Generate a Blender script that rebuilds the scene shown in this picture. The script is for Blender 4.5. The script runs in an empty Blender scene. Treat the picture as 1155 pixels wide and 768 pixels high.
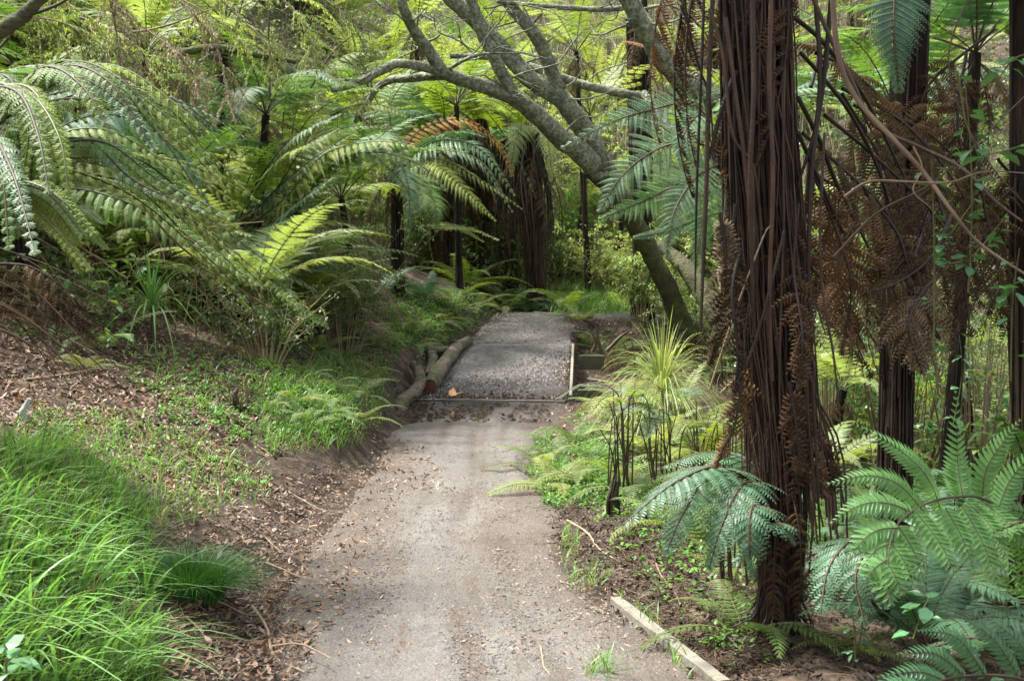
import bpy, math, random
import numpy as np
from mathutils import Vector, Matrix

SC = bpy.context.scene
COL = SC.collection
RAD = math.radians

# ------------------------------------------------------------------ camera, light, exposure
F_PX, CX, CY, HOR, EYE = 1394.0, 577.5, 384.0, 300.0, 1.6
PITCH = math.atan((CY - HOR) / F_PX)
cam_d = bpy.data.cameras.new('camera')
cam = bpy.data.objects.new('camera', cam_d); COL.objects.link(cam)
cam.location = (0, 0, EYE); cam.rotation_euler = (math.pi / 2 - PITCH, 0, 0)
cam_d.sensor_width = 36; cam_d.lens = 36 * F_PX / 1155.0
cam_d.clip_start = 0.05; cam_d.clip_end = 400
cam_d.dof.use_dof = True; cam_d.dof.focus_distance = 10.0; cam_d.dof.aperture_fstop = 9
SC.camera = cam

SUN_EL, SUN_AZ = 62.0, -72.0       # azimuth from +Y, negative = towards -X (left, a little ahead)
W = bpy.data.worlds.new('World'); SC.world = W; W.use_nodes = True
wn = W.node_tree; bg = wn.nodes['Background']
sky = wn.nodes.new('ShaderNodeTexSky'); sky.sky_type = 'NISHITA'; sky.sun_disc = False
sky.sun_elevation = RAD(SUN_EL); sky.sun_rotation = RAD(SUN_AZ)
sky.air_density = 1.0; sky.dust_density = 4.0; sky.ozone_density = 1.0
hs = wn.nodes.new('ShaderNodeHueSaturation'); hs.inputs['Saturation'].default_value = 0.35
wn.links.new(sky.outputs[0], hs.inputs['Color']); wn.links.new(hs.outputs[0], bg.inputs['Color'])
bg.inputs['Strength'].default_value = 0.15
sd = bpy.data.lights.new('sun', 'SUN'); sd.energy = 3.6; sd.angle = RAD(9); sd.color = (1.0, 0.965, 0.91)
sun = bpy.data.objects.new('sun', sd); COL.objects.link(sun)
_d = Vector((math.sin(RAD(SUN_AZ)) * math.cos(RAD(SUN_EL)), math.cos(RAD(SUN_AZ)) * math.cos(RAD(SUN_EL)), math.sin(RAD(SUN_EL))))
sun.rotation_euler = _d.to_track_quat('Z', 'Y').to_euler(); sun.location = (0, 0, 30)
SC.view_settings.view_transform = 'Standard'; SC.view_settings.look = 'None'
SC.view_settings.gamma = 1; SC.view_settings.exposure = 1.55
SC.cycles.max_bounces = 6; SC.cycles.diffuse_bounces = 3; SC.cycles.glossy_bounces = 2
SC.cycles.transmission_bounces = 3; SC.cycles.transparent_max_bounces = 4
SC.cycles.caustics_reflective = False; SC.cycles.caustics_refractive = False

rs = np.random.RandomState(7)
rnd = random.Random(5)
UP = np.array([0, 0, 1.0])
_fw = np.array([0, math.cos(PITCH), -math.sin(PITCH)]); _up = np.array([0, math.sin(PITCH), math.cos(PITCH)])

def P(px, py, d):
    """world point seen at photo pixel (px,py), at distance d along the view axis on the ground plan"""
    r = np.array([(px - CX) / F_PX, 0, 0]) + _fw + _up * ((CY - py) / F_PX)
    return np.array([0, 0, EYE]) + r * (d / r[1])

# ------------------------------------------------------------------ terrain
EY = [1.0, 4.8, 5.7, 7.4, 10.1, 12.0, 14.4, 18.0, 20.5, 24]
EL = [-1.1, -1.05, -1.12, -1.22, -1.07, -1.15, -1.16, -.68, -.30, .1]
ER = [1.05, .75, .57, .34, .28, .42, .66, .87, 1.0, 1.1]
_wv = [(rs.uniform(-1, 1) * k, rs.uniform(-1, 1) * k, rs.uniform(0, 6.28), 1 / k) for k in (.5, .8, 1.3, 2.1, 3.4, 5.5, 8, 13) for _ in range(3)]
def nz(x, y, lo=0, hi=24):
    s = 0
    for a, b, c, w in _wv[lo:hi]:
        s = s + np.sin(a * x + b * y + c) * w
    return s
def sst(t):
    t = np.clip(t, 0, 1); return t * t * (3 - 2 * t)
def pz(y):
    return np.interp(y, [0, 14.36, 14.42, 18.0, 18.04, 20.6, 21.6, 40], [0, 0, .015, .465, .48, .80, .74, .74])
def Hf(x, y):
    x = np.asarray(x, float); y = np.asarray(y, float)
    L = np.interp(y, EY, EL); R = np.interp(y, EY, ER)
    B = pz(y)
    tl = np.maximum(L - x, 0); tr = np.maximum(x - R, 0)
    a = np.interp(y, [0, 8, 9.5, 10.5, 13, 14, 17, 19, 22], [.04, .05, .16, .34, .34, .25, .3, .35, .2])
    sl = np.interp(y, [0, 4, 8, 14, 20], [.52, .5, .42, .42, .36])
    left = a * sst(tl / .38) + sl * np.maximum(tl - .1, 0) + .55 * np.clip(tl - 3.6, 0, 9) + .10 * np.minimum(tl, 2) * nz(x, y, 6, 15) * .2
    Br = np.interp(y, [0, 14.2, 15, 18, 19.3, 19.9, 21], [0, 0, -.12, .05, .28, .74, .76])
    w_r = sst(tr / np.interp(y, [0, 13.5, 14.5, 19, 20], [.5, .5, .06, .06, .4]))
    right = (Br - B) * w_r - .16 * np.clip(tr - .6, 0, 5) * np.interp(y, [0, 16, 22, 30], [1, 1, .3, 0]) + .06 * np.exp(-((tr - .45) / .3) ** 2) * np.interp(y, [0, 13, 15], [1, 1, 0])
    right = right + .28 * np.clip(tr - 8, 0, 30)
    z = B + np.where(tl > 0, left, 0) + np.where(tr > 0, right, 0)
    ys = np.interp(x, [-6, 0.2, 1.5, 5, 9], [22, 21.3, 22.6, 22, 16])
    dy = np.maximum(y - ys, 0)
    z = z + .26 * np.minimum(dy, 3.5) + .50 * np.maximum(dy - 3.5, 0) * np.interp(x, [-10, 10], [.85, 1.1])
    rough = np.clip((tl + tr) * 2, 0, 1)
    z = z + rough * .018 * nz(x * 2, y * 2, 9, 24) + .006 * nz(x, y, 12, 24)
    return z
def H(x, y): return float(Hf(x, y))
def G(px, py, dmin=2.0, dmax=70):
    """first point of the ground along the ray through a photo pixel"""
    d = np.arange(dmin, dmax, .04)
    r = np.array([(px - CX) / F_PX, 0, 0]) + _fw + _up * ((CY - py) / F_PX)
    r = r / r[1]
    zz = EYE + r[2] * d - Hf(r[0] * d, d)
    i = np.argmax(zz < 0)
    if zz[i] >= 0: i = len(d) - 1
    dd = d[i]; return np.array([r[0] * dd, dd, H(r[0] * dd, dd)])
def Gmany(px, py, dmin=2.0, dmax=34):
    d = np.arange(dmin, dmax, .05)[None, :]
    rx = (px - CX) / F_PX; v = (CY - py) / F_PX
    ry = _fw[1] + _up[1] * v; rz = _fw[2] + _up[2] * v
    rx = (rx / ry)[:, None]; rz = (rz / ry)[:, None]
    zz = EYE + rz * d - Hf(rx * d, d + rx * 0)
    hit = zz < 0; ok = hit.any(1); i = hit.argmax(1); dd = d[0, i]
    dd = dd + rs.uniform(-.06, .06, len(dd)) * np.maximum(1, dd / 6); x = rx[:, 0] * dd + rs.uniform(-.01, .01, len(dd))
    return np.stack([x, dd, Hf(x, dd)], 1)[ok]
def scatter(poly, n):
    poly = np.array(poly, float); lo = poly.min(0); hi = poly.max(0)
    q = rs.uniform(lo, hi, (n * 3, 2)); ins = np.zeros(len(q), bool)
    for i in range(len(poly)):
        a, b = poly[i], poly[i - 1]
        c = ((a[1] > q[:, 1]) != (b[1] > q[:, 1])) & (q[:, 0] < (b[0] - a[0]) * (q[:, 1] - a[1]) / (b[1] - a[1] + 1e-9) + a[0])
        ins ^= c
    q = q[ins][:n]
    return Gmany(q[:, 0], q[:, 1])

# ------------------------------------------------------------------ mesh builder
def nrm(v):
    v = np.asarray(v, float); return v / (np.linalg.norm(v, axis=-1, keepdims=True) + 1e-12)
class MB:
    def __init__(s): s.v = []; s.t = []; s.f = []; s.n = 0
    def add(s, v, f, mi=0, tint=(1, 1, 1), smooth=False):
        v = np.asarray(v, float).reshape(-1, 3); f = np.asarray(f, np.int64)
        t = np.asarray(tint, float)
        if t.ndim == 1: t = np.tile(t, (len(v), 1))
        s.v.append(v); s.t.append(t); s.f.append((f + s.n, mi, smooth)); s.n += len(v)
    def build(s, name, mats, parent=None, loc=None):
        me = bpy.data.meshes.new(name)
        v = np.concatenate(s.v); t = np.concatenate(s.t)
        me.vertices.add(len(v)); me.vertices.foreach_set('co', v.astype(np.float32).ravel())
        li = np.concatenate([f.ravel() for f, _, _ in s.f])
        tot = np.concatenate([np.full(len(f), f.shape[1]) for f, _, _ in s.f])
        mi = np.concatenate([np.full(len(f), m) for f, m, _ in s.f])
        sm = np.concatenate([np.full(len(f), k) for f, _, k in s.f])
        me.loops.add(len(li)); me.loops.foreach_set('vertex_index', li.astype(np.int32))
        me.polygons.add(len(tot))
        me.polygons.foreach_set('loop_start', np.concatenate([[0], np.cumsum(tot)[:-1]]).astype(np.int32))
        me.polygons.foreach_set('material_index', mi.astype(np.int32))
        me.update(calc_edges=True)
        me.polygons.foreach_set('use_smooth', sm.astype(bool))
        at = me.attributes.new('tint', 'FLOAT_COLOR', 'POINT')
        at.data.foreach_set('color', np.concatenate([t, np.ones((len(t), 1))], 1).astype(np.float32).ravel())
        for m in (mats if isinstance(mats, (list, tuple)) else [mats]): me.materials.append(m)
        o = bpy.data.objects.new(name, me); COL.objects.link(o)
        if parent is not None: o.parent = parent
        if loc is not None: o.location = loc
        return o

def tag(o, label=None, cat=None, group=None, kind=None):
    if label: o['label'] = label
    if cat: o['category'] = cat
    if group: o['group'] = group
    if kind: o['kind'] = kind
    return o
def empty(name, loc, label, cat, group=None):
    o = bpy.data.objects.new(name, None); COL.objects.link(o); o.location = tuple(loc); o.empty_display_size = .1
    return tag(o, label, cat, group)
def child(name, me, parent, loc=(0, 0, 0), rot=(0, 0, 0), sc=1.0):
    o = bpy.data.objects.new(name, me); COL.objects.link(o); o.parent = parent
    o.location = tuple(loc); o.rotation_euler = rot; o.scale = (sc, sc, sc) if np.isscalar(sc) else sc
    return o

def curve(pts, n=24):
    """Catmull-Rom through pts"""
    p = np.asarray(pts, float)
    if len(p) == 2: return p[0] + (p[1] - p[0]) * np.linspace(0, 1, n)[:, None]
    q = np.vstack([2 * p[0] - p[1], p, 2 * p[-1] - p[-2]])
    m = len(p) - 1; u = np.linspace(0, m - 1e-9, n); i = u.astype(int); t = (u - i)[:, None]
    a, b, c, d = q[i], q[i + 1], q[i + 2], q[i + 3]
    return .5 * (2 * b + (c - a) * t + (2 * a - 5 * b + 4 * c - d) * t ** 2 + (3 * b - a - 3 * c + d) * t ** 3)
def tang(c):
    return nrm(np.gradient(c, axis=0))
def tube(mb, c, r, sides=8, mi=0, tint=(1, 1, 1), bump=0.0, cap=True, smooth=True, seed=0):
    c = np.asarray(c, float); n = len(c); r = np.broadcast_to(np.interp(np.linspace(0, 1, n), np.linspace(0, 1, len(np.atleast_1d(r))), np.atleast_1d(r)), (n,))
    T = tang(c); ref = np.array([.3, .2, .93]) if abs(T[0, 2]) < .8 else np.array([.9, .3, .1])
    A = nrm(np.cross(T, ref)); B = np.cross(T, A)
    th = np.linspace(0, 2 * np.pi, sides, endpoint=False)
    k = np.arange(n)[:, None]
    rr = r[:, None] * (1 + bump * (np.sin(3 * th[None] + k * .7 + seed) * .5 + np.sin(5 * th[None] - k * 1.3 + seed * 2) * .3 + np.sin(k * 2.1 + seed * 3) * .4))
    v = c[:, None] + rr[..., None] * (np.cos(th)[None, :, None] * A[:, None] + np.sin(th)[None, :, None] * B[:, None])
    i = np.arange(n - 1)[:, None] * sides; j = np.arange(sides)[None]
    a = i + j; b = i + (j + 1) % sides
    f = np.stack([a, b, b + sides, a + sides], -1).reshape(-1, 4)
    mb.add(v.reshape(-1, 3), f, mi, tint, smooth)
    if cap:
        mb.add(v[-1], [list(range(sides))], mi, tint)
        mb.add(v[0], [list(range(sides))[::-1]], mi, tint)

# ------------------------------------------------------------------ materials
def mat(name, base, rough=.7, trans=0.0, spec=.5, var=.25, hue=.03, nscale=6.0, obj_var=.2, bump=0.0, bscale=60, col2=None, c2scale=3.0, c2lo=.45, c2hi=.6, stretch=None, sheen=0, tcol=None, detail=4):
    m = bpy.data.materials.new(name); m.use_nodes = True; nt = m.node_tree; N = nt.nodes; Lk = nt.links
    N.clear(); out = N.new('ShaderNodeOutputMaterial'); pr = N.new('ShaderNodeBsdfPrincipled')
    tc = N.new('ShaderNodeTexCoord')
    vec = tc.outputs['Object']
    if stretch:
        mp = N.new('ShaderNodeMapping'); mp.inputs['Scale'].default_value = stretch; Lk.new(vec, mp.inputs['Vector']); vec = mp.outputs[0]
    no = N.new('ShaderNodeTexNoise'); no.inputs['Scale'].default_value = nscale; no.inputs['Detail'].default_value = detail
    Lk.new(vec, no.inputs['Vector'])
    rgb = N.new('ShaderNodeRGB'); rgb.outputs[0].default_value = (*base, 1); c = rgb.outputs[0]
    if col2:
        n2 = N.new('ShaderNodeTexNoise'); n2.inputs['Scale'].default_value = c2scale; n2.inputs['Detail'].default_value = 6; n2.inputs['Roughness'].default_value = .65
        Lk.new(vec, n2.inputs['Vector'])
        cr = N.new('ShaderNodeMapRange'); cr.inputs['From Min'].default_value = c2lo; cr.inputs['From Max'].default_value = c2hi
        Lk.new(n2.outputs[0], cr.inputs['Value'])
        mx = N.new('ShaderNodeMix'); mx.data_type = 'RGBA'; mx.inputs[7].default_value = (*col2, 1)
        Lk.new(cr.outputs[0], mx.inputs[0]); Lk.new(c, mx.inputs[6]); c = mx.outputs[2]
    at = N.new('ShaderNodeAttribute'); at.attribute_name = 'tint'
    m1 = N.new('ShaderNodeMix'); m1.data_type = 'RGBA'; m1.blend_type = 'MULTIPLY'; m1.inputs[0].default_value = 1
    Lk.new(c, m1.inputs[6]); Lk.new(at.outputs['Color'], m1.inputs[7]); c = m1.outputs[2]
    hsv = N.new('ShaderNodeHueSaturation'); Lk.new(c, hsv.inputs['Color'])
    mr = N.new('ShaderNodeMapRange'); mr.inputs['To Min'].default_value = 1 - var; mr.inputs['To Max'].default_value = 1 + var
    mr.inputs['From Min'].default_value = .25; mr.inputs['From Max'].default_value = .75
    Lk.new(no.outputs[0], mr.inputs['Value'])
    oi = N.new('ShaderNodeObjectInfo')
    mo = N.new('ShaderNodeMapRange'); mo.inputs['To Min'].default_value = 1 - obj_var; mo.inputs['To Max'].default_value = 1 + obj_var
    Lk.new(oi.outputs['Random'], mo.inputs['Value'])
    mm = N.new('ShaderNodeMath'); mm.operation = 'MULTIPLY'; Lk.new(mr.outputs[0], mm.inputs[0]); Lk.new(mo.outputs[0], mm.inputs[1])
    Lk.new(mm.outputs[0], hsv.inputs['Value'])
    mh = N.new('ShaderNodeMapRange'); mh.inputs['To Min'].default_value = .5 - hue; mh.inputs['To Max'].default_value = .5 + hue
    m7 = N.new('ShaderNodeMath'); m7.operation = 'MULTIPLY'; m7.inputs[1].default_value = 7.31; Lk.new(oi.outputs['Random'], m7.inputs[0])
    fr = N.new('ShaderNodeMath'); fr.operation = 'FRACT'; Lk.new(m7.outputs[0], fr.inputs[0]); Lk.new(fr.outputs[0], mh.inputs['Value'])
    Lk.new(mh.outputs[0], hsv.inputs['Hue']); c = hsv.outputs[0]
    Lk.new(c, pr.inputs['Base Color']); pr.inputs['Roughness'].default_value = rough
    pr.inputs['Specular IOR Level'].default_value = spec
    if bump:
        nb = N.new('ShaderNodeTexNoise'); nb.inputs['Scale'].default_value = bscale; nb.inputs['Detail'].default_value = 6
        Lk.new(vec, nb.inputs['Vector']); bp = N.new('ShaderNodeBump'); bp.inputs['Strength'].default_value = 1; bp.inputs['Distance'].default_value = bump
        Lk.new(nb.outputs[0], bp.inputs['Height']); Lk.new(bp.outputs[0], pr.inputs['Normal'])
    if trans:
        tr = N.new('ShaderNodeBsdfTranslucent'); tcn = N.new('ShaderNodeMix'); tcn.data_type = 'RGBA'; tcn.blend_type = 'MULTIPLY'; tcn.inputs[0].default_value = 1
        tcn.inputs[7].default_value = (*(tcol or (1.5, 1.5, .6)), 1); Lk.new(c, tcn.inputs[6]); Lk.new(tcn.outputs[2], tr.inputs['Color'])
        ms = N.new('ShaderNodeMixShader'); ms.inputs[0].default_value = trans
        Lk.new(pr.outputs[0], ms.inputs[1]); Lk.new(tr.outputs[0], ms.inputs[2]); Lk.new(ms.outputs[0], out.inputs[0])
    else: Lk.new(pr.outputs[0], out.inputs[0])
    return m
M = {}
M['fern'] = mat('fern_green', (.115, .215, .048), .55, .32, .35, .25, .02, 3)
M['fern_yel'] = mat('fern_yellow_green', (.205, .280, .045), .55, .38, .35, .25, .015, 3)
M['fern_blue'] = mat('fern_blue_green', (.065, .165, .078), .48, .22, .5, .2, .01, 3)
M['fern_near'] = mat('fern_mid_green', (.118, .255, .068), .5, .25, .5, .18, .008, 5)
M['fern_silver'] = mat('fern_silver_green', (.140, .250, .130), .5, .28, .45, .25, .01, 3)
M['fern_dark'] = mat('fern_dark_green', (.045, .125, .045), .45, .2, .5, .2, .01, 3)
M['fern_orange'] = mat('fern_orange', (.42, .19, .035), .5, .4, .4, .3, .01, 5, tcol=(1.3, 1, .6))
M['dead'] = mat('dead_fern_brown', (.120, .072, .034), .75, .25, .25, .45, .012, 5, .6, tcol=(1.3, 1, .7))
M['dead_pale'] = mat('dead_fern_tan', (.27, .20, .125), .75, .25, .25, .3, .01, 5, tcol=(1.2, 1, .7))
M['stipe'] = mat('stalk_brown', (.060, .040, .024), .6, 0, .4, .4, .01, 8)
M['stipe_g'] = mat('stalk_green', (.10, .11, .035), .5, 0, .4, .3, .02, 8)
M['twig'] = mat('twig_tan', (.26, .19, .13), .75, 0, .3, .35, .01, 10, obj_var=.35)
M['twig_dark'] = mat('twig_dark', (.075, .055, .04), .8, 0, .3, .35, .01, 10)
M['ferntrunk'] = mat('tree_fern_bark', (.012, .009, .007), .9, 0, .2, .6, .01, 9, bump=.03, bscale=14, stretch=(3, 3, .5), col2=(.030, .020, .014), c2scale=4)
M['rodbrown'] = mat('dead_stalk_bark', (.030, .019, .013), .55, 0, .45, .6, .01, 7, .45, bump=.004, bscale=90)
M['bark'] = mat('lichen_bark', (.11, .11, .062), .88, 0, .3, .4, .0, 6, 0, bump=.025, bscale=30, col2=(.26, .29, .22), c2scale=22, c2lo=.42, c2hi=.64)
M['bark_moss'] = mat('mossy_bark', (.075, .064, .045), .9, 0, .25, .4, 0, 9, 0, bump=.03, bscale=30, col2=(.085, .10, .035), c2scale=7, c2lo=.42, c2hi=.60)
M['log'] = mat('log_bark', (.15, .125, .098), .9, 0, .25, .5, .005, 14, .1, bump=.03, bscale=26, col2=(.085, .10, .035), c2scale=6, c2lo=.48, c2hi=.62)
M['logend'] = mat('log_cut_end', (.13, .055, .035), .8, 0, .2, .4, 0, 20)
M['timber'] = mat('weathered_timber', (.235, .215, .18), .8, 0, .3, .25, .0, 5, 0, bump=.003, bscale=60, stretch=(1, 6, 6), col2=(.19, .175, .13), c2scale=3)
M['timber_dark'] = mat('mossy_timber', (.07, .065, .045), .85, 0, .3, .3, 0, 5, 0, bump=.006, bscale=60, col2=(.07, .095, .03), c2scale=7, c2lo=.45, c2hi=.6)
M['grass'] = mat('grass_blades', (.125, .245, .070), .42, .36, .5, .25, 0, 1.2, 0, tcol=(1.3, 1.4, .6))
M['tussock'] = mat('tussock_blades', (.060, .170, .040), .4, .3, .5, .2, 0, 3, 0)
M['cover'] = mat('small_leaf_green', (.115, .250, .045), .5, .3, .4, .3, 0, 1.5, 0)
M['broad'] = mat('broad_leaf_green', (.070, .190, .075), .4, .3, .5, .25, .02, 3)
M['shrub'] = mat('shrub_leaf_green', (.120, .180, .055), .45, .35, .5, .35, .03, 2, .3)
M['pale'] = mat('pale_leaf_green', (.29, .36, .15), .5, .4, .4, .35, .02, 2, .2)
M['straw'] = mat('straw_stems', (.33, .28, .19), .7, .1, .3, .3, .01, 4, .2)
M['litter'] = mat('fallen_leaves', (.27, .20, .15), .6, .05, .4, .3, 0, 3, 0)
M['litter_shaded'] = mat('rotted_shaded_leaves', (.070, .052, .040), .75, 0, .3, .4, 0, 3, 0)  # rotted leaf brown, darkened further to carry the shade right of the path
M['chip'] = mat('orange_wood_chip', (.75, .40, .19), .7, 0, .3, .15, 0, 12, 0)
M['soil'] = mat('forest_soil', (.046, .035, .027), .95, 0, .2, .45, 0, 5, 0, bump=.03, bscale=18, col2=(.105, .076, .052), c2scale=7, detail=8)
M['white'] = mat('white_weathered', (.55, .56, .60), .5, 0, .4, .3, 0, 12, 0)

def path_mat(name, base, base2, pebble, wet, scale):
    m = bpy.data.materials.new(name); m.use_nodes = True; nt = m.node_tree; N = nt.nodes; Lk = nt.links; pr = N['Principled BSDF']
    tc = N.new('ShaderNodeTexCoord'); V = tc.outputs['Object']
    def noise(s, d=5, r=.6, vec=V):
        n = N.new('ShaderNodeTexNoise'); n.inputs['Scale'].default_value = s; n.inputs['Detail'].default_value = d; n.inputs['Roughness'].default_value = r
        Lk.new(vec, n.inputs['Vector']); return n.outputs[0]
    def rng(o, a, b, c=0, d=1):
        r = N.new('ShaderNodeMapRange'); r.inputs['From Min'].default_value = a; r.inputs['From Max'].default_value = b; r.inputs['To Min'].default_value = c; r.inputs['To Max'].default_value = d
        Lk.new(o, r.inputs['Value']); return r.outputs[0]
    def mix(f, a, b, mode='MIX'):
        x = N.new('ShaderNodeMix'); x.data_type = 'RGBA'; x.blend_type = mode
        if isinstance(f, float): x.inputs[0].default_value = f
        else: Lk.new(f, x.inputs[0])
        for k, q in ((6, a), (7, b)):
            if isinstance(q, tuple): x.inputs[k].default_value = (*q, 1)
            else: Lk.new(q, x.inputs[k])
        return x.outputs[2]
    mp = N.new('ShaderNodeMapping'); mp.inputs['Scale'].default_value = (5, .55, 1); Lk.new(V, mp.inputs['Vector'])
    c = mix(rng(noise(1.1, 6), .38, .64), base, base2)
    c = mix(rng(noise(1.3, 6, .7, mp.outputs[0]), .52, .72), c, tuple(k * .72 for k in base))
    c = mix(rng(noise(55, 3, .7), .56, .66, 0, .7), c, tuple(k * .45 for k in base))
    c = mix(rng(noise(80, 2, .6), .60, .68, 0, .8), c, pebble)
    vo = N.new('ShaderNodeTexVoronoi'); vo.inputs['Scale'].default_value = scale; Lk.new(V, vo.inputs['Vector'])
    c = mix(rng(vo.outputs['Distance'], .2, .7, 0, .45 if scale < 30 else .22), c, tuple(k * .35 for k in base))
    mp3 = N.new('ShaderNodeMapping'); mp3.inputs['Scale'].default_value = (9, 1.6, 1); Lk.new(V, mp3.inputs['Vector'])
    c = mix(rng(noise(1.0, 8, .75, mp3.outputs[0]), .50, .66, 0, .55), c, (.115, .078, .052))
    c = mix(rng(noise(7, 8, .8), .50, .70, 0, .75), c, tuple(k * .55 for k in base2))
    at = N.new('ShaderNodeAttribute'); at.attribute_name = 'tint'; c = mix(1.0, c, at.outputs['Color'], 'MULTIPLY')
    Lk.new(c, pr.inputs['Base Color'])
    wetm = rng(noise(.9, 3), .45, .62, wet, .9)
    Lk.new(wetm, pr.inputs['Roughness']); pr.inputs['Specular IOR Level'].default_value = .35
    b1 = N.new('ShaderNodeBump'); b1.inputs['Distance'].default_value = .005 if scale > 30 else .04; Lk.new(vo.outputs['Distance'], b1.inputs['Height']); b1.invert = True
    b2 = N.new('ShaderNodeBump'); b2.inputs['Distance'].default_value = .02; Lk.new(noise(22, 8, .7), b2.inputs['Height']); Lk.new(b1.outputs[0], b2.inputs['Normal'])
    Lk.new(b2.outputs[0], pr.inputs['Normal'])
    return m
M['dirt'] = path_mat('trodden_dirt', (.195, .182, .164), (.135, .118, .100), (.33, .30, .26), .55, 60)
M['gravel'] = path_mat('grey_gravel', (.165, .157, .148), (.105, .096, .087), (.34, .33, .31), .5, 13)
M['mud'] = path_mat('wet_mud', (.085, .073, .062), (.14, .125, .11), (.22, .2, .18), .25, 22)

# ------------------------------------------------------------------ ground, path
def axis(segs):
    out = []
    for a, b, s in segs: out.append(np.arange(a, b, s))
    return np.concatenate(out)
def gridmesh(xs, ys, zf, keep=None):
    X, Y = np.meshgrid(xs, ys); Z = zf(X, Y); nx = len(xs)
    v = np.stack([X, Y, Z], -1).reshape(-1, 3)
    i = np.arange(len(ys) - 1)[:, None] * nx + np.arange(nx - 1)[None]
    f = np.stack([i, i + 1, i + nx + 1, i + nx], -1).reshape(-1, 4)
    if keep is not None:
        k = keep(X, Y).ravel(); f = f[k[f].any(1)]
    return v, f
xs = axis([(-60, -14, 2.5), (-14, -5, .25), (-5, 4, .05), (4, 12, .25), (12, 62, 2.5)])
ys = axis([(-30, 1, 2.0), (1, 15, .05), (15, 24, .08), (24, 40, .4), (40, 92, 3)])
mb = MB(); v, f = gridmesh(xs, ys, Hf)
def clods(v):
    L = np.interp(v[:, 1], EY, EL); R = np.interp(v[:, 1], EY, ER)
    off = np.clip(np.maximum(L - v[:, 0], v[:, 0] - R) * 2.2, 0, 1)
    ins = (v[:, 0] > -6) & (v[:, 0] < 5) & (v[:, 1] < 24)
    v[:, 2] += ins * (off * rs.uniform(-.012, .02, len(v)) - (1 - off) * .0)
    inside = np.clip(np.minimum(v[:, 0] - L, R - v[:, 0]) / .12, 0, 1) * (v[:, 1] < 21.0)
    v[:, 2] -= inside * .05
    return v
v = clods(v); mb.add(v, f, 0, (1, 1, 1), True)
tag(mb.build('ground', M['soil']), kind='structure')

def path_sheet(name, y0, y1, m, rut=0, xgrow=.14, st=.035):
    xs = np.arange(-1.7, 1.6, st); ys = np.linspace(y0, y1, int((y1 - y0) / st) + 1)
    def zf(X, Y):
        L = np.interp(Y, EY, EL); R = np.interp(Y, EY, ER); w = (R - L) / 2; s = (X - (L + R) / 2) / w
        edge = (np.abs(s) - (.84 + .13 * nz(X * 1.5 + 3, Y * 1.5, 8, 22) if rut else .985)) / (.22 if rut else .03)
        z = pz(Y) + .006 * nz(X, Y, 12, 24) + .012 - .075 * sst(edge)
        if rut:
            for c0, wd, dp in ((.10, .10, .022), (.42, .09, .014), (-.35, .12, .010)):
                z = z - dp * np.exp(-((s - c0 - .08 * np.sin(Y * .9)) / wd) ** 2) * (.5 + .5 * np.sin(Y * 1.7 + c0 * 9))
            z = z + .004 * nz(X * 1.6, Y * 1.6, 12, 24) + sst((Y - 12.1) / .8) * .030 * nz(X * 2.6, Y * .8, 9, 20)
            for cx, cy, a_, b_ in ((-.32, 13.3, .085, .75), (-.60, 13.2, .06, .5), (-.82, 13.2, .06, .5)): z = z - .038 * np.exp(-((X - cx) / a_) ** 2 - ((Y - cy) / b_) ** 2)
        z = z - .12 * sst((Y - 20.75 + .5 * s * s + .15 * nz(X, Y, 9, 18)) / .4) * (Y > 19)
        if not rut: z = z + .022 * nz(X * 1.6, Y * 1.6, 6, 20) * sst((Y - 14.5) / .4) * sst(np.abs(Y - 18.02) / .35)
        return z
    mb = MB(); v, f = gridmesh(xs, ys, zf, lambda X, Y: (X > np.interp(Y, EY, EL) - xgrow) & (X < np.interp(Y, EY, ER) + (xgrow if rut else .0)))
    v[:, 2] += rs.uniform(-1, 1, len(v)) * (0 if rut else .008)
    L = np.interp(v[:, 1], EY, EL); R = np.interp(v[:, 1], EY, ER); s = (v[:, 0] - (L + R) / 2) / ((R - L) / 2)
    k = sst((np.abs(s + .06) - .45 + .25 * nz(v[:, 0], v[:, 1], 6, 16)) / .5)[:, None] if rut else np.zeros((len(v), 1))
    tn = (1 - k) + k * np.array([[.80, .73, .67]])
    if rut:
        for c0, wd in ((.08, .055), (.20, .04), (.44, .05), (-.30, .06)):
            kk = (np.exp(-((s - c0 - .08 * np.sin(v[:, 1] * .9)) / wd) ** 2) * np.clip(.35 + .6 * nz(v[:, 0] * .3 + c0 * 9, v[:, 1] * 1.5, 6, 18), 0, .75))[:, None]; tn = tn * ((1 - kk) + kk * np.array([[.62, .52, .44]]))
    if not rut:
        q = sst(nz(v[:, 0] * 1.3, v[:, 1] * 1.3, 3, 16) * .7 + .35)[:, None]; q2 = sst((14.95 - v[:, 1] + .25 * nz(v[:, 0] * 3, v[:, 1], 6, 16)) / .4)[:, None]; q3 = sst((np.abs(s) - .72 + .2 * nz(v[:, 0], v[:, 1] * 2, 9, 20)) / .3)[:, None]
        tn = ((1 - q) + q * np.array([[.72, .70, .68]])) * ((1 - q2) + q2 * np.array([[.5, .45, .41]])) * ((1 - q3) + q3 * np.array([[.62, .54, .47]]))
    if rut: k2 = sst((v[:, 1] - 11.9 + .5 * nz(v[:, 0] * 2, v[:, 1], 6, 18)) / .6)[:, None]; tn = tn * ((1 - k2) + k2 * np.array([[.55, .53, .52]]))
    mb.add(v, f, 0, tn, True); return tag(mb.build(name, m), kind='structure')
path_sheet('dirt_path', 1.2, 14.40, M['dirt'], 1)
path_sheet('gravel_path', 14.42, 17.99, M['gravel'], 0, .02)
path_sheet('gravel_crest', 18.04, 21.3, M['gravel'])
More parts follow.
